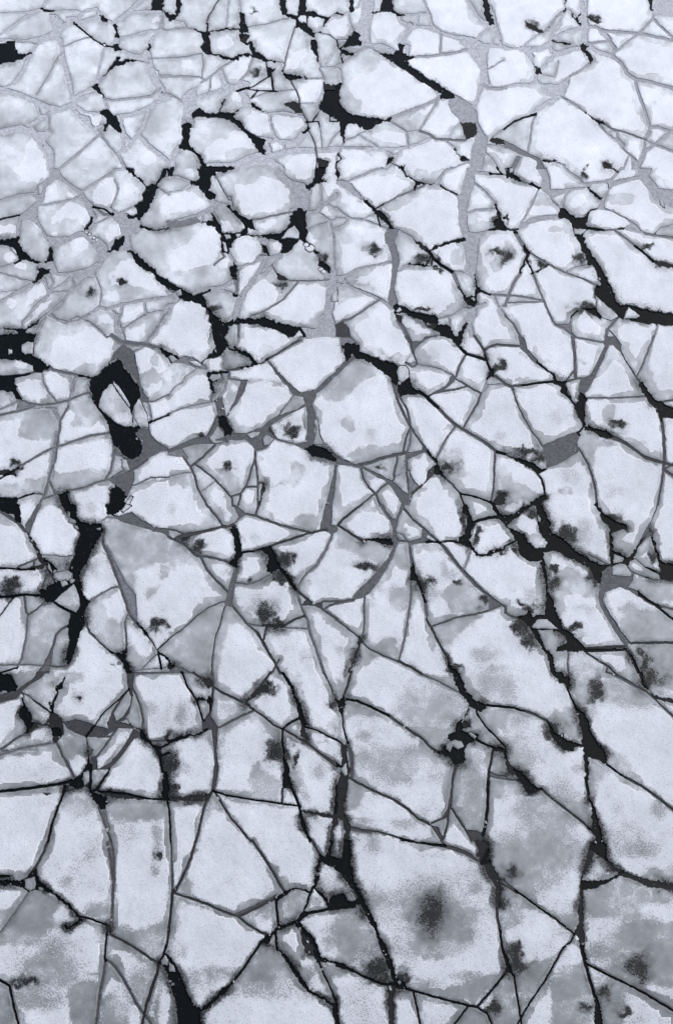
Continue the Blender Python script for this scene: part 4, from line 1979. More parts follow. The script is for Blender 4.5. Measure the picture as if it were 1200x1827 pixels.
P0 -5 740 25 770 70 840 100 920 130 990 160 1060 180 1080 210 1085 215 1140 70 1140 50 1050 20 950 -5 880
F 5 785 40 810 50 850 5 850
w 80 50
w 300 200
w 800 150
w 250 700
w 620 500
w 820 420
w 960 390
w 1000 30
w 1080 80
w 1080 260
w 1100 600
w 820 700
w 600 1050
w 1150 950
w 910 660
w 1080 830
B 60 330 110 230 150 260 150 350 100 350
B 30 350 90 360 80 440 60 560 30 700 5 750 5 600
B 90 360 250 420 380 480 180 410 120 420
B 460 870 610 660 720 720 820 850 840 890 700 920 560 910 430 970
g 650 930 100 50
g 620 980 250 60
B 990 790 1160 830 1160 870 1060 890 1040 900
B 860 310 910 330 880 430 800 460 760 360
g 800 440 60 60
g 1080 260 100 100
g 1150 620 110 130
g 1030 680 40 50
g 640 470 60 60
g 900 860 60 60
g 70 740 60 60
g 200 920 120 100
g 330 860 120 60
g 1080 80 30 30
g 960 400 40 40
k 640 680 40 20
B 940 790 1060 960 1080 1050 1010 950 980 880
T 600 1500 3.636
P1 45 -5 90 -5 75 60 90 120 105 180 100 250 130 290 110 300 60 230 0 190 0 120 40 130
P0 0 120 40 130 60 90 100 180 110 250 160 340 240 500 270 580 330 700 370 820 390 890 440 920 455 960 400 965 380 940 300 930 330 930 370 910 340 840 300 720 240 570 200 500 130 350 60 240 0 195
P0 0 350 60 360 130 370 170 410 100 425 0 440
k 30 390 50 30
F 60 350 100 330 130 380 100 400 70 390
0 4 0 810 80 830 180 880 280 925 340 935
P1 330 930 380 940 370 1040 380 1130 345 1130 330 1040
0 4 455 960 560 990 700 1030 800 1055 910 1080
0 3 495 975 515 1050 530 1130
0 3 850 1075 810 1130
0 4 910 1080 970 1010 1030 940 1100 850
0 3 910 1080 980 1125
P2 430 0 560 5 690 20 780 40 870 80 930 140 900 130 830 90 740 55 600 30
0 3 420 -5 560 15 700 35
3 4 680 0 705 30
P1 890 -5 970 -5 990 30 985 110 1020 180 1050 240 1070 290 1060 340 1060 420 1030 400 1030 290 990 240 970 190 930 130 900 80 930 60
0 4 990 130 940 150 985 60
2 4 1035 400 1040 480 1060 580
0 4 1060 580 1075 700 1110 820
P0 1075 690 1120 780 1140 870 1100 850
2 3 1070 280 1130 310 1170 340
0 3 1150 870 1165 980 1190 1130
F 440 965 455 960 440 970
w 500 200
w 500 800
w 900 700
w 180 1000
w 60 600
w 440 1080
w 650 1060
w 1080 1000
w 1120 600
g 600 420 330 220
g 600 480 200 120
k 620 460 80 120
g 250 420 100 130
B 380 560 560 560 760 560 880 580 860 700 760 760 560 770 470 700 430 600
g 700 650 220 120
g 800 500 150 100
B 470 960 700 960 900 900 1090 850 920 1060 700 1010
g 850 880 120 40
g 450 860 50 80
g 560 920 100 40
k 430 880 20 40
g 1000 460 50 60
b 370 230 0 0
B 0 640 150 640 120 780 60 820 0 800
g 60 560 120 80
g 100 540 90 90
k 260 840 60 70
k 320 890 40 20
k 180 450 30 50
k 1160 780 60 60
k 1150 690 30 50
k 1020 1080 40 40
g 1090 1050 80 80
B 380 980 500 980 500 1040 400 1030
B 520 990 700 1040 800 1060 840 1080 600 1050
g 240 30 60 60
g 900 320 40 40
b 300 800 0 0
B 1060 430 1100 420 1200 330 1200 460 1120 500
g 1120 520 80 50
g 1120 380 90 50
k 1095 400 25 25
T 870 1500 3.636
P0 680 -5 750 -5 770 60 765 130 750 110 700 80 670 60 660 50
P1 660 20 690 60 660 140 620 230 610 240 620 160
P1 765 125 830 170 880 200 1000 240 1140 300 1140 335 1040 300 940 255 860 225 840 210 810 200 760 140
P0 610 260 700 260 780 245 840 215 850 225 760 280 690 310 620 320 605 290
P1 600 240 612 260 615 330 620 420 620 560 630 620 620 690 640 790 630 800 600 700 580 620 550 600 575 560 590 420
0 3 180 320 300 410 400 480 480 540 560 605
2 4 -5 200 40 270 60 300
0 3 560 605 540 650 490 690 440 780 360 920 270 1050 225 1130
0 5 605 690 630 800 665 920 690 1010
P0 665 900 700 1000 730 1080 750 1130 700 1130 690 1020
0 4 640 800 760 860 900 930 1020 990 1142 1065
3 3 100 260 180 320
w 300 200
w 760 180
w 950 60
w 300 600
w 800 600
w 100 1100
w 440 1000
w 1050 1020
w 280 1000
w 670 830
g 80 120 120 140
g 250 150 180 140
g 400 80 250 120
B 70 200 300 200 300 330 200 320 100 260
k 150 210 40 30
B 70 330 170 340 260 430 120 460 70 440
k 100 390 35 30
g 280 430 50 30
g 140 490 80 50
B 450 480 560 480 570 400 600 330 590 420 570 560 550 590 480 540
k 170 690 50 50
k 200 810 60 40
B 180 880 250 780 430 770 350 920 220 1110
B 460 850 610 780 660 930 700 1130 440 1130 400 1000
k 640 1080 35 25
g 430 930 60 60
B 620 330 850 230 1140 340 1140 380 980 420 980 500 640 500
B 780 640 860 540 1000 520 1140 560 1140 1040 900 920 760 840 860 800 900 740 800 740
g 1000 700 160 160
k 980 820 60 80
B 700 900 760 870 900 940 860 1060 900 1130 750 1130 710 1000
g 860 1080 60 50
k 730 980 30 45
k 870 1110 40 20
B 1040 180 1140 170 1140 290 980 240
g 960 60 170 60
g 700 720 80 60
B 20 960 110 860 160 900 200 1100 60 1130 20 1080
k 30 1100 40 40
g 90 980 60 60
g 730 160 60 30
T 0 0 1
5 2.5 299 54 285 50 290 30
5 2 299 103 272 104
5 3 299 137 285 136
0 2 369 53 372 60
0 3 431 56 432 64
0 2 440 79 446 74
5 2 243 107 262 112
5 3 184 137 177 150
P5 324 210 346 210 346 228 324 228
0 4 343 268 352 275
5 2 460 424 467 436
5 2 450 563 435 571
0 3 534 587 543 599
5 8 268 600 262 612 235 618
4 2 695 288 712 298
5 2 808 300 840 286
5 3 835 289 846 291
0 3 686 215 695 214
4 3 912 300 904 312
5 2 895 311 905 313
0 3 904 310 904 317
4 3 927 322 948 329
5 3 1005 293 1009 303
3 3 733 606 737 628 742 645
5 3 758 603 789 598
0 2 775 819 784 836
2 3 752 865 737 879
1 3 820 880 828 902
0 3 1030 773 1043 757
0 3 959 903 973 885
0 2.5 968 1000 974 1030 975 1064
0 2.5 865 634 876 668 870 674
3 3 1158 945 1148 960
4 4 17 1340 -70 1345
0 4 17 1563 -70 1560
0 3 354 1310 369 1302
3 3 484 1202 497 1177
0 3 549 1610 543 1621
4 3 748 1201 780 1215 823 1238
3 3 813 1364 817 1348
3 3 899 1389 918 1392
1 3 1077 1527 1088 1546
0 3 1097 1566 1111 1554
1 6 699 1800 699 1900
0 3 965 989 971 1008
T 0 600
F 150 62 200 34 243 40 236 122 180 128 152 108
T 0 0 1
g 960 1500 60 80
g 1000 1440 40 50
g 930 1560 40 50
g 850 1430 22 60
g 770 1270 60 30
g 940 1340 40 60
g 1120 1700 60 70
g 640 1680 50 40
g 1110 1240 50 30
g 250 1760 40 40
g 90 1720 60 60
g 700 1370 60 40
"""

# ------------------------------------------------------------------ the ice map
# Cracks are polylines (tone, width, points), leads and slush areas are polygons (P + tone), loose pieces
# of ice are polygons (F); S/s = snow patches, w = a floe under snow, B/b = bare ice, g = thin snow,
# k = sodden dark patch, c = small white chip.  T = origin of a survey square and its scale.
STEP = 1.3
BX0, BX1, BY0, BY1 = 17.5, 1184.0, 13.5, 1809.5        # the surveyed part of the ice
MARG = 190.0
xs = np.arange(-MARG, W_IMG + MARG, STEP, dtype=np.float64)
ys = np.arange(-MARG, H_IMG + MARG, STEP, dtype=np.float64)
NX, NY = len(xs), len(ys)
rng = np.random.default_rng(7)

def vnoise(scale, seed, nx=None, ny=None):
    r = np.random.default_rng(seed)
    nx, ny = nx or NX, ny or NY
    gx = np.arange(nx) * STEP / scale
    gy = np.arange(ny) * STEP / scale
    lat = r.random((int(gy[-1]) + 3, int(gx[-1]) + 3))
    ix, iy = gx.astype(int), gy.astype(int)
    fx, fy = gx - ix, gy - iy
    fx, fy = fx * fx * (3 - 2 * fx), fy * fy * (3 - 2 * fy)
    a = lat[np.ix_(iy, ix)]; b = lat[np.ix_(iy, ix + 1)]
    c = lat[np.ix_(iy + 1, ix)]; d = lat[np.ix_(iy + 1, ix + 1)]
    fx = fx[None, :]; fy = fy[:, None]
    return (a * (1 - fx) + b * fx) * (1 - fy) + (c * (1 - fx) + d * fx) * fy - 0.5

def fbm(scale, seed, octs=3):
    o, amp = 0, 1.0
    for k in range(octs):
        o = o + vnoise(max(scale / 2 ** k, 1.7), seed + 13 * k) * amp
        amp *= 0.6
    return o

GX, GY = np.meshgrid(xs, ys)
w1x, w1y = fbm(9, 1) * 1.2, fbm(9, 2) * 1.2            # fine wander of the crack edges
w2x, w2y = fbm(11, 3, 3) * 5.0, fbm(11, 4, 3) * 5.0    # ragged edges of leads and snow
LX, LY = GX + w1x, GY + w1y
PX, PY = GX + w2x * 0.6 + vnoise(3.2, 15) * 3.2, GY + w2y * 0.6 + vnoise(3.2, 16) * 3.2
w3x, w3y = fbm(34, 5, 3) * 14.0, fbm(34, 6, 3) * 14.0
SX, SY = GX + w2x * 1.3, GY + w2y * 1.3

def window(pts, pad):
    x0, y0 = pts.min(0) - pad; x1, y1 = pts.max(0) + pad
    i0 = max(0, int((x0 - xs[0]) / STEP)); i1 = min(NX, int((x1 - xs[0]) / STEP) + 2)
    j0 = max(0, int((y0 - ys[0]) / STEP)); j1 = min(NY, int((y1 - ys[0]) / STEP) + 2)
    return (slice(j0, j1), slice(i0, i1)) if i1 > i0 and j1 > j0 else None

def seg_dist(x, y, a, b):
    d = b - a
    L = max(d @ d, 1e-9)
    t = np.clip(((x - a[0]) * d[0] + (y - a[1]) * d[1]) / L, 0, 1)
    return np.hypot(x - a[0] - t * d[0], y - a[1] - t * d[1])

def line_sd(pts, XX, YY, pad=7):
    for a, b in zip(pts[:-1], pts[1:]):
        w = window(np.array([a, b]), pad)
        if w:
            yield w, seg_dist(XX[w], YY[w], a, b)

def poly_sd(pts, XX, YY, pad=7):
    w = window(pts, pad)
    if not w:
        return None, None
    x, y = XX[w], YY[w]
    dist = np.full(x.shape, 1e9)
    ins = np.zeros(x.shape, bool)
    n = len(pts)
    for i in range(n):
        a, b = pts[i], pts[(i + 1) % n]
        dist = np.minimum(dist, seg_dist(x, y, a, b))
        if a[1] != b[1]:
            c = (a[1] > y) != (b[1] > y)
            ins ^= c & (x < (b[0] - a[0]) * (y - a[1]) / (b[1] - a[1]) + a[0])
    return w, np.where(ins, -dist, dist)

def sm(x):
    x = np.clip(x, 0, 1)
    return x * x * (3 - 2 * x)
ops = []
ox = oy = 0.0; sc = 4.0
for ln in ICE_MAP.split('\n'):
    t = ln.split()
    if not t:
        continue
    k, v = t[0], [float(q) for q in t[1:]]
    if k == 'T':
        ox, oy = v[0], v[1]; sc = v[2] if len(v) > 2 else 4.0
        continue
    def pt(a):
        a = np.array(a).reshape(-1, 2) / sc
        return a + (ox, oy)
    if k[0] in 'PFSB':
        ops.append((k, pt(v), 0))
    elif k.isdigit():
        if max(v[1:]) > 0:
            ops.append((k, pt(v[1:]), v[0]))
    else:
        ops.append((k, pt(v[:2]), [q / (sc if k != 'c' else 1) for q in v[2:]]))

# the survey stops at its edge but the ice does not: carry cracks, leads and snow on outwards
def outward(q):
    return np.array([-1.0 if q[0] < BX0 + 4 else 1.0 if q[0] > BX1 - 4 else 0.0,
                     -1.0 if q[1] < BY0 + 4 else 1.0 if q[1] > BY1 - 4 else 0.0])
rx_ = random.Random(5)
new = []
for k, p, a in ops:
    if k.isdigit():
        q = [v for v in p]
        for end in (0, -1):
            o_ = outward(q[end])
            if o_.any():
                d_ = q[end] - (q[1] if end == 0 else q[-2])
                d_ = d_ / max(np.hypot(*d_), 1e-6)
                if d_ @ o_ < 0.55:
                    d_ = d_ * 0.5 + o_ * 0.8
                d_ = d_ / np.hypot(*d_)
                pts = [q[end] + d_ * 25, q[end] + d_ * 60 + np.array([rx_.uniform(-9, 9), rx_.uniform(-9, 9)]), q[end] + d_ * 240]
                q = pts[::-1] + q if end == 0 else q + pts
        new.append((k, np.array(q), a))
    elif k[0] in 'PSB':
        p = p.copy()
        for v in p:
            v += outward(v) * (42 if k[0] == 'P' else 190)
        new.append((k, p, a))
    else:
        new.append((k, p, a))
for off in (52, 96, 142):
    for side in range(4):
        n_ = 40
        c_ = []
        for i in range(n_ + 1):
            t_ = -0.1 + 1.2 * i / n_
            w_ = off + rx_.uniform(-9, 9)
            c_.append([(BX0 - w_, t_ * H_IMG), (BX1 + w_, t_ * H_IMG), (t_ * W_IMG, BY0 - w_), (t_ * W_IMG, BY1 + w_)][side])
        new.append(('4', np.array(c_, float), 4.0))
ops = new

# cracks run on until they meet: join each loose end to the nearest other crack ahead of it
GAP = 11.0
feat = [(n, o) for n, o in enumerate(ops) if o[0].isdigit() or o[0][0] == 'P']
den, own = [], []
for n, (k, p, a) in feat:
    q = p if k.isdigit() else np.vstack([p, p[:1]])
    for u, v in zip(q[:-1], q[1:]):
        m_ = max(1, int(np.hypot(*(v - u)) / 1.5))
        den.append(u + (v - u) * (np.arange(m_ + 1) / m_)[:, None]); own.append(np.full(m_ + 1, n))
den = np.vstack(den); own = np.concatenate(own)
extra = []
for n, (k, p, a) in feat:
    ends = []
    if k.isdigit():
        wd = a
        ends = [(p[0], p[0] - p[1]), (p[-1], p[-1] - p[-2])]
    else:
        for q in range(len(p)):
            u, v, w_ = p[q - 1], p[q], p[(q + 1) % len(p)]
            e1, e2 = u - v, w_ - v
            l1, l2 = np.hypot(*e1), np.hypot(*e2)
            if l1 > 1 and l2 > 1 and (e1 @ e2) / (l1 * l2) > 0.55:
                ends.append((v, -(e1 / l1 + e2 / l2)))
        wd = 2.0
    for e, dr in ends:
        dr = dr / max(np.hypot(*dr), 1e-6)
        rel = den - e
        dist = np.hypot(rel[:, 0], rel[:, 1])
        near = (dist < GAP) & (own != n)
        if not near.any() or dist[near].min() < 0.8:
            continue
        cs = (rel @ dr) / np.maximum(dist, 1e-6)
        cost = np.where(near, dist * (1.6 - cs), 1e9)
        b_ = cost.argmin()
        if cs[b_] < -0.5 and dist[b_] > 4:
            continue
        extra.append((k if k.isdigit() else '1' if k[1] in '01' else k[1], np.array([e, den[b_]]), min(wd, 2.6)))
ops += extra

ALB = [0.0, 0.02, 0.055, 0.115, 0.20, 0.39, 0.53]      # albedo of each tone of slush
D = np.full((NY, NX), 30.0)
TONE = np.full((NY, NX), 1.0)
for k, p, a in ops:
    if k.isdigit():
        tone, wd = ALB[int(k)], max(a, 1.7) / 2 + 0.35
        for w, d in line_sd(p, LX, LY, wd + 6):
            sd = d - wd
            D[w] = np.minimum(D[w], sd)
            tn = tone * np.where(GY[w] > 560, 1.15 - 0.6 * sm(1.15 - d / (wd * 0.75)), 1.0) if int(k) >= 2 else tone
            TONE[w] = np.where(sd < 0.9, np.minimum(TONE[w], tn), TONE[w])
    elif k[0] == 'P':
        tone = ALB[int(k[1])]
        dark = int(k[1]) < 2
        w, sd = poly_sd(p, PX if dark else LX, PY if dark else LY)
        if w:
            D[w] = np.minimum(D[w], sd)
            TONE[w] = np.where(sd < 0.9, np.minimum(TONE[w], tone), TONE[w])
chips = []
for k, p, a in ops:
    if k == 'F':
        chips.append((p, 0))
    elif k == 'c':
        n = random.Random(int(p[0][0] * 7)).randint(5, 6)
        rr = random.Random(int(p[0][1] * 3 + p[0][0]))
        ang = rr.random() * 6.28
        chips.append((np.array([[p[0][0] + a[0] * 0.62 * (0.7 + 0.5 * rr.random()) * math.cos(ang + 6.28 * i / n),
                                 p[0][1] + a[0] * 0.5 * (0.7 + 0.5 * rr.random()) * math.sin(ang + 6.28 * i / n)] for i in range(n)]), 1))
CHIP = np.zeros((NY, NX), bool)
for p, white in chips:
    w, sd = poly_sd(p, LX, LY, 5)
    if w:
        inner = sd < 0
        ring = (sd >= 0) & (sd < 2.0)
        D[w] = np.where(inner, -sd + 0.05, np.where(ring, np.minimum(D[w], -0.6), D[w]))
        if white:
            CHIP[w] |= sd < 1
TONE[TONE > 0.9] = 0.2
# the floe edges nibble a little
D = D + np.where(np.abs(D) < 6, fbm(4.5, 9, 2) * 0.5, 0)

def label_regions(inside):
    """4-connected regions by runs and union-find; 0 = outside."""
    ny, nx = inside.shape
    parent = [0]
    runs_prev = []
    lab = np.zeros((ny, nx), np.int32)
    def find(a):
        while parent[a] != a:
            parent[a] = parent[parent[a]]
            a = parent[a]
        return a
    for j in range(ny):
        row = inside[j].astype(np.int8)
        dd = np.diff(np.concatenate(([0], row, [0])))
        s = np.flatnonzero(dd == 1); e = np.flatnonzero(dd == -1)
        runs = []
        q = 0
        for a, b in zip(s.tolist(), e.tolist()):
            while q < len(runs_prev) and runs_prev[q][1] <= a:
                q += 1
            l = 0; qq = q
            while qq < len(runs_prev) and runs_prev[qq][0] < b:
                r = find(runs_prev[qq][2])
                if l == 0:
                    l = r
                elif r != l:
                    parent[max(l, r)] = min(l, r); l = min(l, r)
                qq += 1
            if l == 0:
                parent.append(len(parent)); l = len(parent) - 1
            lab[j, a:b] = l
            runs.append((a, b, l))
        runs_prev = runs
    root = np.array([find(i) for i in range(len(parent))])
    root = root[lab]
    u, inv = np.unique(root, return_inverse=True)
    return inv.reshape(lab.shape).astype(np.int32)

LAB0 = label_regions(D > 0)

TY = np.clip((GY - 13) / 1797, 0, 1)
SOFT = 4.5 + 9.0 * np.clip((TY - 0.15) / 0.6, 0, 1)      # the snow of the near floes dissolves over a wider band
# snow cover, sodden patches, albedo of the bare ice
def sm(x):
    x = np.clip(x, 0, 1)
    return x * x * (3 - 2 * x)
COV = np.zeros((NY, NX)); DARK = np.zeros((NY, NX)); HALO = np.zeros((NY, NX))
done = set()
for k, p, a in ops:
    if k == 'w':
        i = int(round((p[0][0] - xs[0]) / STEP)); j = int(round((p[0][1] - ys[0]) / STEP))
        if not (0 <= i < NX and 0 <= j < NY):
            continue
        best = LAB0[j, i]
        if best == 0:
            r = 6
            sub = LAB0[max(0, j - r):j + r + 1, max(0, i - r):i + r + 1]
            vals = sub[sub > 0]
            if len(vals) == 0:
                continue
            best = np.bincount(vals).argmax()
        if best in done:
            continue
        done.add(best)
        COV[LAB0 == best] = 1.0
# rim of bare ice round each snowed-over floe
rim = sm((D + fbm(14, 21, 3) * 5.0 - 0.3 - np.clip(fbm(55, 25, 2) + 0.08, 0, 1) * 26.0) / (1.4 + 0.30 * SOFT))
COV *= rim
def ell(p, a, XX, YY, grow):
    rx, ry = max(a[0], 0.5), max(a[1] if len(a) > 1 else a[0], 0.5)
    c = p[0]
    w = window(np.array([[c[0] - rx * grow, c[1] - ry * grow], [c[0] + rx * grow, c[1] + ry * grow]]), 4)
    if not w:
        return None, None, 1
    return w, np.hypot((XX[w] - c[0]) / rx, (YY[w] - c[1]) / ry), min(rx, ry)
for k, p, a in ops:
    if k[0] == 'S':
        w, sd = poly_sd(p, SX, SY)
        if w: COV[w] = np.maximum(COV[w], sm(0.5 - sd / SOFT[w]))
    elif k == 's' and min(a[:2]) > 0.6:
        w, r, rr = ell(p, a, SX, SY, 1.6)
        if w: COV[w] = np.maximum(COV[w], sm(0.5 - (r - 1) * rr / SOFT[w]))
COV[CHIP] = 1.0
for k, p, a in ops:
    if k[0] == 'B':
        w, sd = poly_sd(p, SX, SY, 12)
        if w: COV[w] = np.minimum(COV[w], sm(0.45 + sd / (SOFT[w] + 2)))
    elif k == 'b' and min(a[:2]) > 0.6:
        w, r, rr = ell(p, a, SX, SY, 1.6)
        if w: COV[w] = np.minimum(COV[w], 0.12 + 0.88 * sm((r - 0.75) / 0.6))
    elif k == 'g':
        w, r, rr = ell(p, a, SX, SY, 2.0)
        if w: COV[w] *= 1 - (0.50 + 0.25 * TY[w]) * (1 - sm((r - 0.2) / 1.4))
    elif k == 'k':
        a = [q * (0.85 + 0.4 * min(1, max(0, (p[0][1] - 500) / 700))) for q in a]
        w, r, rr = ell(p, a, GX + w2x * 2.0 + w3x, GY + w2y * 2.0 + w3y, 3.0)
        if w:
            COV[w] *= 1 - 0.75 * (1 - sm((r - 0.6) / 0.9))
            HALO[w] = np.maximum(HALO[w], 1 - sm((r - 0.2) / 2.1))
            DARK[w] = np.maximum(DARK[w], 0.97 * (1 - sm((r - 0.0) / 1.7)))
# floe edges awash beside the open leads
wash = sm(0.5 + fbm(34, 51, 2) * 1.6)
for k, p, a in ops:
    if k[0] == 'P' and k[1] in '01':
        w, sd = poly_sd(p, PX, PY, 14)
        if w:
            h_ = (1 - sm(sd / (7.0 + 12.0 * wash[w]))) * wash[w] * np.clip(0.35 + TY[w], 0, 1)
            HALO[w] = np.maximum(HALO[w], h_ * 0.9)
            COV[w] *= 1 - 0.55 * h_
            DARK[w] = np.maximum(DARK[w], 0.58 * h_)
for p, white in chips:                 # loose pieces ride dry
    w, sd = poly_sd(p, LX, LY, 3)
    if w:
        HALO[w] = np.where(sd < 1, HALO[w] * 0.35, HALO[w]); DARK[w] = np.where(sd < 1, DARK[w] * 0.25, DARK[w])
# loose ripple in the snow's thickness
COV = np.clip(COV * (1 + fbm(26, 31, 3) * 0.28), 0, 1)
COV = COV * (1 - np.clip((TY - 0.25) / 0.5, 0.0, 1) * 0.65 * np.clip(fbm(70, 61, 4) + 0.04, 0, 1))
COV = 0.10 + 0.90 * COV
ty = TY
CLOUD = fbm(46, 41, 4)
FRET = fbm(15, 44, 3)
CORE = sm((D + FRET * 5) / (7.0 + 6.0 * TY))                     # ice is thinner and wetter towards its edges
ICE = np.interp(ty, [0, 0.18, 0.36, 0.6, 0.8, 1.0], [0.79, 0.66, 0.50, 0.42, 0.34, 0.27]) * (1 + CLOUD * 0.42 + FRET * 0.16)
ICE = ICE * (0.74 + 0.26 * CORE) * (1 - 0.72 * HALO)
COV = COV * (0.90 + 0.10 * CORE)
COV = COV + np.clip(CLOUD * 0.8 + FRET * 0.3, 0, 0.35) * (1 - COV) * (1 - HALO)
COV = np.clip(COV, 0, 1)
GRAIN = sm((ty - 0.35) / 0.6)
COV = COV * (1 - 0.07 * GRAIN)
gy_, gx_ = np.gradient(COV, STEP)
CRUST = np.clip(np.hypot(gx_, gy_) * 5 - 0.25, 0, 1) * sm(0.5 + fbm(30, 71, 2) * 1.8) * (COV > 0.35)
RELIEF = (fbm(30, 81, 4) * 0.022 + fbm(6, 85, 2) * 0.006) * np.clip(COV * 1.2, 0.25, 1) + 0.025 * np.exp(-((D - 2.6) / 1.3) ** 2) * sm(0.3 + fbm(24, 87, 2) * 2)

D[0, :] = D[-1, :] = -1; D[:, 0] = D[:, -1] = -1
LAB = label_regions(D > 0)

# ------------------------------------------------------------------ marching squares -> meshes
# corner keys 0..3 = (j,i) (j,i+1) (j+1,i+1) (j+1,i); edge keys 4 = 0-1, 5 = 1-2, 6 = 2-3, 7 = 3-0
CASES = {}
for c in range(1, 16):
    ins = [bool(c >> q & 1) for q in range(4)]
    if c in (5, 10):
        polys = [[0, 4, 7], [2, 6, 5]] if c == 5 else [[1, 5, 4], [3, 7, 6]]
        segs = [[4, 7], [6, 5]] if c == 5 else [[5, 4], [7, 6]]
    else:
        poly = []; seg = []
        for q in range(4):
            if ins[q]: poly.append(q)
            if ins[q] != ins[(q + 1) % 4]:
                poly.append(4 + q)
                seg.append(4 + q)
        polys = [poly]
        segs = []
        if len(seg) == 2:
            L = len(poly)
            i0 = poly.index(seg[0]); i1 = poly.index(seg[1])
            segs = [[seg[0], seg[1]]] if (i0 + 1) % L == i1 else [[seg[1], seg[0]]]
    CASES[c] = (polys, segs)

def march(F, LABELS):
    """faces (by size), wall segments and vertex coordinates (in grid units) of F > 0"""
    ny, nx = F.shape
    Nn = ny * nx
    I = F > 0
    case = I[:-1, :-1] * 1 + I[:-1, 1:] * 2 + I[1:, 1:] * 4 + I[1:, :-1] * 8
    faces = {3: [], 4: [], 5: []}; flab = {3: [], 4: [], 5: []}
    segs = []; slab = []
    def key(q, j, i):
        if q == 0: return j * nx + i
        if q == 1: return j * nx + i + 1
        if q == 2: return (j + 1) * nx + i + 1
        if q == 3: return (j + 1) * nx + i
        if q == 4: return Nn + j * nx + i
        if q == 5: return 2 * Nn + j * nx + i + 1
        if q == 6: return Nn + (j + 1) * nx + i
        if q == 7: return 2 * Nn + j * nx + i
    for c in range(1, 16):
        j, i = np.nonzero(case == c)
        if len(j) == 0:
            continue
        polys, sg = CASES[c]
        for n_, poly in enumerate(polys):
            corner = [q for q in poly if q < 4][0]
            lb = LABELS.ravel()[key(corner, j, i)]
            f = np.stack([key(q, j, i) for q in poly], 1)
            if len(poly) in faces:
                faces[len(poly)].append(f); flab[len(poly)].append(lb)
            if sg:
                s = sg[n_]
                segs.append(np.stack([key(s[0], j, i), key(s[1], j, i)], 1)); slab.append(lb)
    cat = lambda L, w: np.concatenate(L) if L else np.zeros((0, w), int)
    return ({k: cat(v, k) for k, v in faces.items()}, {k: np.concatenate(v) if v else np.zeros(0, int) for k, v in flab.items()},
            cat(segs, 2), np.concatenate(slab) if slab else np.zeros(0, int))

def vert_pos(keys, F):
    ny, nx = F.shape
    Nn = ny * nx
    fl = F.ravel()
    t = keys // Nn; k = keys % Nn
    j, i = (k // nx).astype(float), (k % nx).astype(float)
    k2 = np.where(t == 1, k + 1, np.where(t == 2, k + nx, k))
    k2 = np.minimum(k2, Nn - 1)
    a, b = fl[k], fl[k2]
    den = np.where(np.abs(a - b) < 1e-9, 1, a - b)
    fr = np.where(t > 0, np.clip(a / den, 0.02, 0.98), 0)
    return j, i, t, fr, k, k2

def sample(A, k, k2, fr):
    f = A.ravel()
    return f[k] * (1 - fr) + f[k2] * fr

def order(lab):
    o = np.argsort(lab, kind='stable')
    u, st = np.unique(lab[o], return_index=True)
    en = np.append(st[1:], len(o))
    return o, {int(a): (b, c) for a, b, c in zip(u, st, en)}

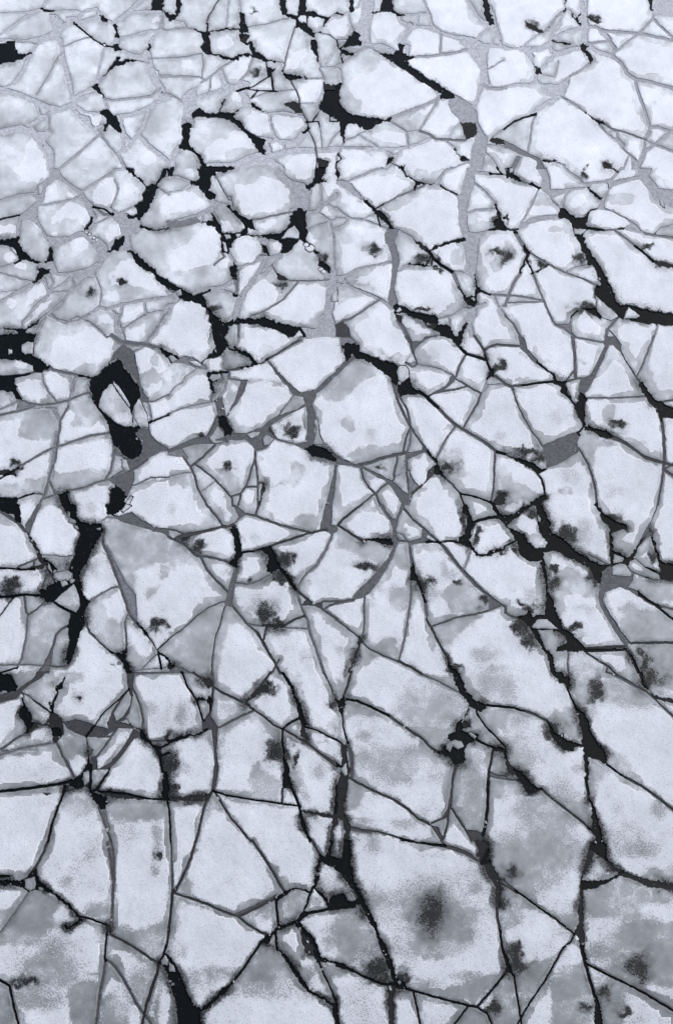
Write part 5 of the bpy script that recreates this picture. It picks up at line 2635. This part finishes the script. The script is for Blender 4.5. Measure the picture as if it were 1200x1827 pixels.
class Sheet:
    def __init__(self, F, LABELS):
        self.F = F
        self.faces, fl, self.segs, sl = march(F, LABELS)
        self.fo = {k: order(fl[k]) for k in fl}
        self.so = order(sl)
    def labels(self):
        s = set()
        for k in self.fo: s |= set(self.fo[k][1])
        return s
    def build(self, name, labs, mat, zfun, wall, attrs, zmap=0.06):
        """one mesh of the given regions"""
        fs = {}
        for k in self.faces:
            o, rg = self.fo[k]
            sel = [o[rg[l][0]:rg[l][1]] for l in labs if l in rg]
            fs[k] = self.faces[k][np.concatenate(sel)] if sel else np.zeros((0, k), int)
        o, rg = self.so
        sel = [o[rg[l][0]:rg[l][1]] for l in labs if l in rg]
        sg = self.segs[np.concatenate(sel)] if sel and wall else np.zeros((0, 2), int)
        allk = np.concatenate([f.ravel() for f in fs.values()])
        if len(allk) == 0:
            return None
        keys, inv = np.unique(allk, return_inverse=True)
        j, i, t, fr, k1, k2 = vert_pos(keys, self.F)
        gx = xs[0] + (i + (t == 1) * fr) * STEP
        gy = ys[0] + (j + (t == 2) * fr) * STEP
        wx, wy = ground(gx, gy, zmap)
        at = {n: sample(A, k1, k2, fr) for n, A in attrs.items()}
        z = zfun(at, wx, wy)
        nv = len(keys)
        co = np.stack([wx, wy, z], 1)
        loops, sizes, p = [], [], 0
        for k, f in fs.items():
            n = f.size
            ff = inv[p:p + n].reshape(-1, k)[:, ::-1]
            p += n
            loops.append(ff.ravel()); sizes.append(np.full(len(ff), k))
        if wall and len(sg):
            bk, binv = np.unique(sg.ravel(), return_inverse=True)
            top = np.searchsorted(keys, bk)
            b = co[top].copy(); b[:, 2] = b[:, 2] * 0 + wall[0] if wall[1] == 'abs' else b[:, 2] - wall[0]
            co = np.concatenate([co, b])
            for n_ in at: at[n_] = np.concatenate([at[n_], at[n_][top]])
            s = binv.reshape(-1, 2)
            q = np.stack([top[s[:, 1]], nv + s[:, 1], nv + s[:, 0], top[s[:, 0]]], 1)[:, ::-1]
            loops.append(q.ravel()); sizes.append(np.full(len(q), 4))
        loops = np.concatenate(loops).astype(np.int32); sizes = np.concatenate(sizes)
        me = bpy.data.meshes.new(name)
        me.vertices.add(len(co)); me.loops.add(len(loops)); me.polygons.add(len(sizes))
        c0 = co.mean(0); c0[2] = 0
        me.vertices.foreach_set('co', (co - c0).ravel())
        me.loops.foreach_set('vertex_index', loops)
        me.polygons.foreach_set('loop_start', np.concatenate(([0], np.cumsum(sizes)[:-1])).astype(np.int32))
        me.update(calc_edges=True)
        for n_ in at:
            if n_ in ('D', 'relief'): continue
            A = me.attributes.new(n_, 'FLOAT', 'POINT')
            A.data.foreach_set('value', at[n_].astype(np.float32))
        me.materials.append(mat)
        ob = bpy.data.objects.new(name, me)
        ob.location = c0
        scene.collection.objects.link(ob)
        return ob

FREE, SNOW_T = 0.07, 0.02
def z_floe(at, wx, wy):
    return FREE - 0.03 * np.exp(-np.clip(at['D'], 0, 9) / 1.3) + at['relief']
def z_snow(at, wx, wy):
    return z_floe(at, wx, wy) + 0.004 + SNOW_T * np.clip(at['cov'] * 1.4, 0, 1)

# ------------------------------------------------------------------ build
def tag(o, **kw):
    for k, v in kw.items():
        if v is not None: o[k] = v

def plane(name, half, z, mat, cx=0, cy=60):
    me = bpy.data.meshes.new(name)
    me.from_pydata([(-half, -half, 0), (half, -half, 0), (half, half, 0), (-half, half, 0)], [], [(0, 1, 2, 3)])
    me.materials.append(mat)
    o = bpy.data.objects.new(name, me)
    o.location = (cx, cy, z)
    scene.collection.objects.link(o)
    return o
tag(plane('water', 900, -0.06, M_WATER), kind='structure')

# new ice and frazil filling the cracks: everywhere but in the open leads
sl = fbm_ext = np.zeros_like(D)
SF = np.minimum(1.4 - D, np.where(TONE > 0.012, 3.0, -3.0))
slush = Sheet(SF, np.ones_like(LAB))
o = slush.build('frazil_slush', [1], M_SLUSH, lambda at, wx, wy: np.zeros_like(wx), None, {'tone': TONE}, 0.0)
tag(o, kind='stuff', label='grey frazil slush and thin new ice filling the cracks between the floes', category='slush ice')

JJ_ = np.arange(NY)[:, None] * np.ones((1, NX))
floes = Sheet(D, LAB)
SNF = np.minimum(D - 0.5, (COV - 0.30) * 6)
SLAB = label_regions(SNF > 0)
snow = Sheet(SNF, SLAB)
scnt = np.bincount(SLAB.ravel())
first = np.zeros(len(scnt), int); first[SLAB.ravel()] = LAB.ravel()
snow_on = {}
for q in range(1, len(scnt)):
    if scnt[q] * STEP * STEP > 50:
        snow_on.setdefault(int(first[q]), []).append(q)
NEAR = sm((np.clip((JJ_ * STEP + ys[0]) / 1827, 0, 1) - 0.2) / 0.5)
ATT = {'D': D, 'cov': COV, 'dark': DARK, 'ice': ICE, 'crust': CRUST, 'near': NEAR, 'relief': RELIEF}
ATS = ATT

# size and place of every region
cnt = np.bincount(LAB.ravel())
JJ, II = np.mgrid[0:NY, 0:NX]
cxp = np.bincount(LAB.ravel(), II.ravel()) / np.maximum(cnt, 1) * STEP + xs[0]
cyp = np.bincount(LAB.ravel(), JJ.ravel()) / np.maximum(cnt, 1) * STEP + ys[0]
infr = ((JJ * STEP + ys[0] > 0) & (JJ * STEP + ys[0] < H_IMG) & (II * STEP + xs[0] > 0) & (II * STEP + xs[0] < W_IMG))
vis = np.bincount(LAB.ravel(), infr.ravel().astype(float)) * STEP * STEP
ids = [l for l in range(1, len(cnt)) if vis[l] > 30]
ids.sort(key=lambda l: -vis[l])
things = ids[:300]
frags = ids[300:]
tiny = [l for l in range(1, len(cnt)) if l not in set(ids) and 6 < cnt[l] < 40000 and vis[l] > 0]
outside = [l for l in range(1, len(cnt)) if vis[l] <= 30 and cnt[l] > 20 and l not in set(tiny)]

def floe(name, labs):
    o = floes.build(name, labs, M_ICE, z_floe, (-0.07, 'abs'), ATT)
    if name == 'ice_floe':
        groups = [[q] for l in labs for q in snow_on.get(l, [])]
    else:
        groups = [[q for l in labs for q in snow_on.get(l, [])]]
    for g in groups:
        s = snow.build('snow_cover', g, M_SNOW, z_snow, (0.03, 'rel'), ATS) if g else None
        if s:
            s.parent = o
            s.location = s.location - o.location
    return o

# ------------------------------------------------------------------ what each floe is called
MARKS = [(590, 185, 'the square black pool'), (745, 130, 'the spear-shaped black lead'), (835, 233, 'the speckled black plug'),
 (838, 345, 'the wide grey channel'), (30, 105, 'the upper edge pool'), (205, 215, 'the star-shaped gap'), (333, 240, 'the upright black slot'),
 (370, 310, 'the forked black pool'), (265, 350, 'the boot-shaped gap'), (535, 385, 'the black keyhole gap'), (218, 503, 'the rust-spotted floe'),
 (310, 505, 'the ragged diagonal lead'), (400, 590, 'the deep black junction'), (670, 645, 'the broad black wedge'), (210, 690, 'the horseshoe black pool'),
 (232, 785, 'the round black pool'), (1000, 800, 'the grey slush square'), (645, 730, 'the great central floe'), (1070, 510, 'the long curving lead'),
 (950, 960, 'the winding black lead'), (155, 980, 'the tall black lead'), (130, 1120, 'the tapering black lead'), (1043, 735, 'the black arrowhead gap'),
 (475, 1090, 'the twin-spotted floe'), (655, 1000, 'the oval soot spot'), (800, 432, 'the straight black bar'), (1060, 1310, 'the long black gash'),
 (828, 1330, 'the tangled black knot'), (938, 1392, 'the short black gash'), (605, 1430, 'the dark grey strip'), (612, 1535, 'the three-way black junction'),
 (765, 1600, 'the great sooty floe'), (330, 1770, 'the black bottom lead'), (142, 1385, 'the small black triangle'), (920, 1690, 'the sooty black patch'),
 (1068, 1500, 'the thin black blade'), (1000, 1320, 'the black bite'), (45, 620, 'the black edge pool'), (1010, 390, 'the crescent black gap'),
 (585, 925, 'the upright grey strip'), (690, 1020, 'the curved grey band'), (1090, 1080, 'the sickle grey channel'), (485, 990, 'the black ink blot'),
 (380, 1416, 'the crossing of cracks'), (888, 445, 'the smoky-spotted floe'), (1045, 95, 'the short black dash'), (948, 48, 'the top black smudge'),
 (560, 30, 'the upper black tangle'), (372, 70, 'the upper black fork'), (475, 140, 'the crossed black splinters')]
nl = len(cnt)
cell = STEP * STEP
shape_of, size_of, surf_of = {}, {}, {}
gxx = II * STEP + xs[0]; gyy = JJ * STEP + ys[0]
inF = infr & (LAB > 0)
lw = LAB[inF]
n_in = np.maximum(np.bincount(lw, minlength=nl), 1)
mx = np.bincount(lw, gxx[inF], nl) / n_in; my = np.bincount(lw, gyy[inF], nl) / n_in
cxx = np.bincount(lw, gxx[inF] ** 2, nl) / n_in - mx ** 2
cyy = np.bincount(lw, gyy[inF] ** 2, nl) / n_in - my ** 2
cxy = np.bincount(lw, (gxx * gyy)[inF], nl) / n_in - mx * my
snow_m = np.bincount(lw, COV[inF], nl) / n_in
dark_m = np.bincount(lw, (DARK[inF] > 0.45).astype(float), nl) / n_in
for r, l in enumerate(things):
    size_of[l] = 'huge' if r < 14 else 'large' if r < 60 else 'medium-sized' if r < 140 else 'small' if r < 230 else 'tiny'
    C = np.array([[cxx[l], cxy[l]], [cxy[l], cyy[l]]])
    ev, V = np.linalg.eigh(C)
    el = math.sqrt(max(ev[1], 1e-6) / max(ev[0], 1e-6))
    sel = (LAB == l) & infr
    P = np.stack([gxx[sel] - mx[l], gyy[sel] - my[l]], 1) @ V
    ext_ = len(P) * cell / max(np.ptp(P[:, 0]) * np.ptp(P[:, 1]), 1)
    shape_of[l] = ('sliver-shaped' if el > 3.2 else 'three-cornered' if ext_ < 0.6 else 'long' if el > 1.9 else
                   'rounded' if ext_ > 0.74 and el < 1.25 else 'four-sided' if ext_ > 0.7 else 'angular')
    s = snow_m[l]
    surf_of[l] = ('soot-stained' if dark_m[l] > 0.07 else 'snow-white' if s > 0.80 else 'snow-covered' if s > 0.62 else
                  'snow-patched' if s > 0.38 else 'mostly bare grey' if s > 0.2 else 'bare grey')
# neighbours across cracks
adj = {}
for dj, di in ((0, 1), (1, 0), (1, 1), (1, -1)):
    for step in range(2, 13, 2):
        A = LAB[max(0, 0):NY - dj * step, (step if di < 0 else 0):(NX - step if di > 0 else NX)]
        B = LAB[dj * step:, (step if di > 0 else 0):(NX - step if di < 0 else NX)]
        m_ = (A != B) & (A > 0) & (B > 0)
        for a, b in set(zip(A[m_].tolist(), B[m_].tolist())):
            adj.setdefault(a, set()).add(b); adj.setdefault(b, set()).add(a)
keep = set(things)
hops = []
for x, y, nm in MARKS:
    near = (np.hypot(gxx - x, gyy - y) < 26) & (LAB > 0)
    seed = [l for l in np.unique(LAB[near]).tolist() if l in keep]
    h = {l: 0 for l in seed}
    fr_ = seed
    for k in range(1, 5):
        fr_ = [q for l in fr_ for q in adj.get(l, ()) if q not in h]
        for q in fr_: h[q] = k
        fr_ = list(set(fr_))
    hops.append(h)
used_labels = set()
HOP = ['touching', 'one floe from', 'two floes from', 'three floes from', 'four floes from']
OWN = [(218, 503, 'pale wedge of ice with one rust-tinged black spot at its heart'),
 (645, 730, 'great central floe of white snow with a wide grey apron round it'),
 (475, 1090, 'snowy floe with two black melt spots near its lower edge'),
 (765, 1600, 'great sooty floe, the biggest, with a dark grainy hollow in its snow'),
 (888, 445, 'upright oval floe with one smoky dark smudge in its snow')]
own_label = {}
for x, y, t in OWN:
    own_label[int(LAB[int((y - ys[0]) / STEP), int((x - xs[0]) / STEP)])] = t
own_label.pop(0, None)
def make_label(l):
    if l in own_label:
        return own_label[l]
    c = np.array([mx[l], my[l]])
    cand = sorted(range(len(MARKS)), key=lambda m: np.hypot(MARKS[m][0] - c[0], MARKS[m][1] - c[1]) + 40 * hops[m].get(l, 6))[:7]
    best = None
    for a in cand:
        A = np.array(MARKS[a][:2], float)
        h = hops[a].get(l)
        if h is None or np.hypot(*(c - A)) < 1:
            continue
        d = (c - A) / max(np.hypot(*(c - A)), 1)
        opts = []
        if abs(d[1]) > 0.85:
            opts.append('%s %s' % (['just', 'one floe', 'two floes', 'three floes', 'four floes'][h] + (' above' if d[1] < 0 else ' below'), MARKS[a][2]))
        bs = sorted((b for b in range(len(MARKS)) if b != a and np.hypot(*(np.array(MARKS[b][:2]) - A)) > np.hypot(*(c - A)) * 0.8),
                    key=lambda b: np.hypot(*(np.array(MARKS[b][:2]) - A)) * (2.2 - 2 * (np.array(MARKS[b][:2]) - A) @ d / np.hypot(*(np.array(MARKS[b][:2]) - A))))[:3]
        for b in bs:
            v = np.array(MARKS[b][:2]) - A
            if v @ d / np.hypot(*v) > 0.75:
                opts.append('%s %s towards %s' % (HOP[h], MARKS[a][2], MARKS[b][2]))
        for o_ in opts:
            for look in ('%s %s %s floe' % (size_of[l], shape_of[l], surf_of[l]), '%s %s floe' % (size_of[l], shape_of[l])):
                t = look + ' ' + o_
                if len(t.replace('-', ' ').split()) <= 16:
                    if t not in used_labels:
                        used_labels.add(t)
                        return t
    t = '%s %s %s floe, %d percent across and %d percent down the photo' % (size_of[l], shape_of[l], surf_of[l], round(c[0] / 12), round(c[1] / 18.27))
    used_labels.add(t)
    return t

for n, l in enumerate(things):
    o = floe('ice_floe', [l])
    tag(o, label=make_label(l), category='ice floe', group='ice floes packed on the dark water')
if frags + tiny:
    o = floe('ice_fragments', frags + tiny)
    tag(o, kind='stuff', label='small broken fragments of ice lodged in the cracks between floes', category='ice fragments')
if outside:
    o = floe('outer_pack_ice', outside)
    tag(o, kind='stuff', label='floes of the pack beyond the edges of the view', category='pack ice')
# brash: crumbs of white ice strewn along the cracks
rb = np.random.default_rng(23)
zone = (D < -0.2) & (D > -6) & infr
patch = fbm(45, 91, 2) > 0.16
pj, pi = np.nonzero(zone & patch)
pick = rb.choice(len(pj), min(450, len(pj)), replace=False)
vs, fs = [], []
for q in pick:
    px_ = xs[0] + (pi[q] + rb.random()) * STEP; py_ = ys[0] + (pj[q] + rb.random()) * STEP
    wx, wy = ground(px_, py_)
    r = 0.025 + 0.10 * rb.random() ** 4
    n = int(rb.integers(4, 7)); a0 = rb.random() * 6.28
    el = 0.5 + rb.random() * 0.5; rot = rb.random() * 3.14
    base = len(vs); z0 = 0.015; z1 = 0.03 + r * 0.5
    for zz, kk in ((z0, 1.0), (z1, 0.8)):
        for i in range(n):
            aa = a0 + 6.283 * (i + 0.35 * math.sin(7.1 * i + q)) / n
            u, v = math.cos(aa) * r * kk, math.sin(aa) * r * kk * el
            vs.append((wx + u * math.cos(rot) - v * math.sin(rot), wy + u * math.sin(rot) + v * math.cos(rot), zz + (0.3 * u if zz == z1 else 0)))
    fs.append(tuple(base + n + i for i in range(n)))
    for i in range(n):
        fs.append((base + i, base + (i + 1) % n, base + n + (i + 1) % n, base + n + i))
me = bpy.data.meshes.new('brash_ice'); me.from_pydata(vs, [], fs)
mb, nt, p = new_mat('brash')
link(nt, grey(nt, math_n(nt, 'ADD', math_n(nt, 'MULTIPLY', noise(nt, 2.0, 2), 1.3), -0.28), (0.95, 0.99, 1.05)), p.inputs['Base Color'])
p.inputs['Roughness'].default_value = 0.6
me.materials.append(mb)
o = bpy.data.objects.new('brash_ice', me); scene.collection.objects.link(o)
tag(o, kind='stuff', label='crumbs of white brash ice strewn along the cracks', category='brash ice')
print('FLOES', len(things), len(frags), len(tiny), len(outside), 'smallest thing px2', vis[things[-1]])
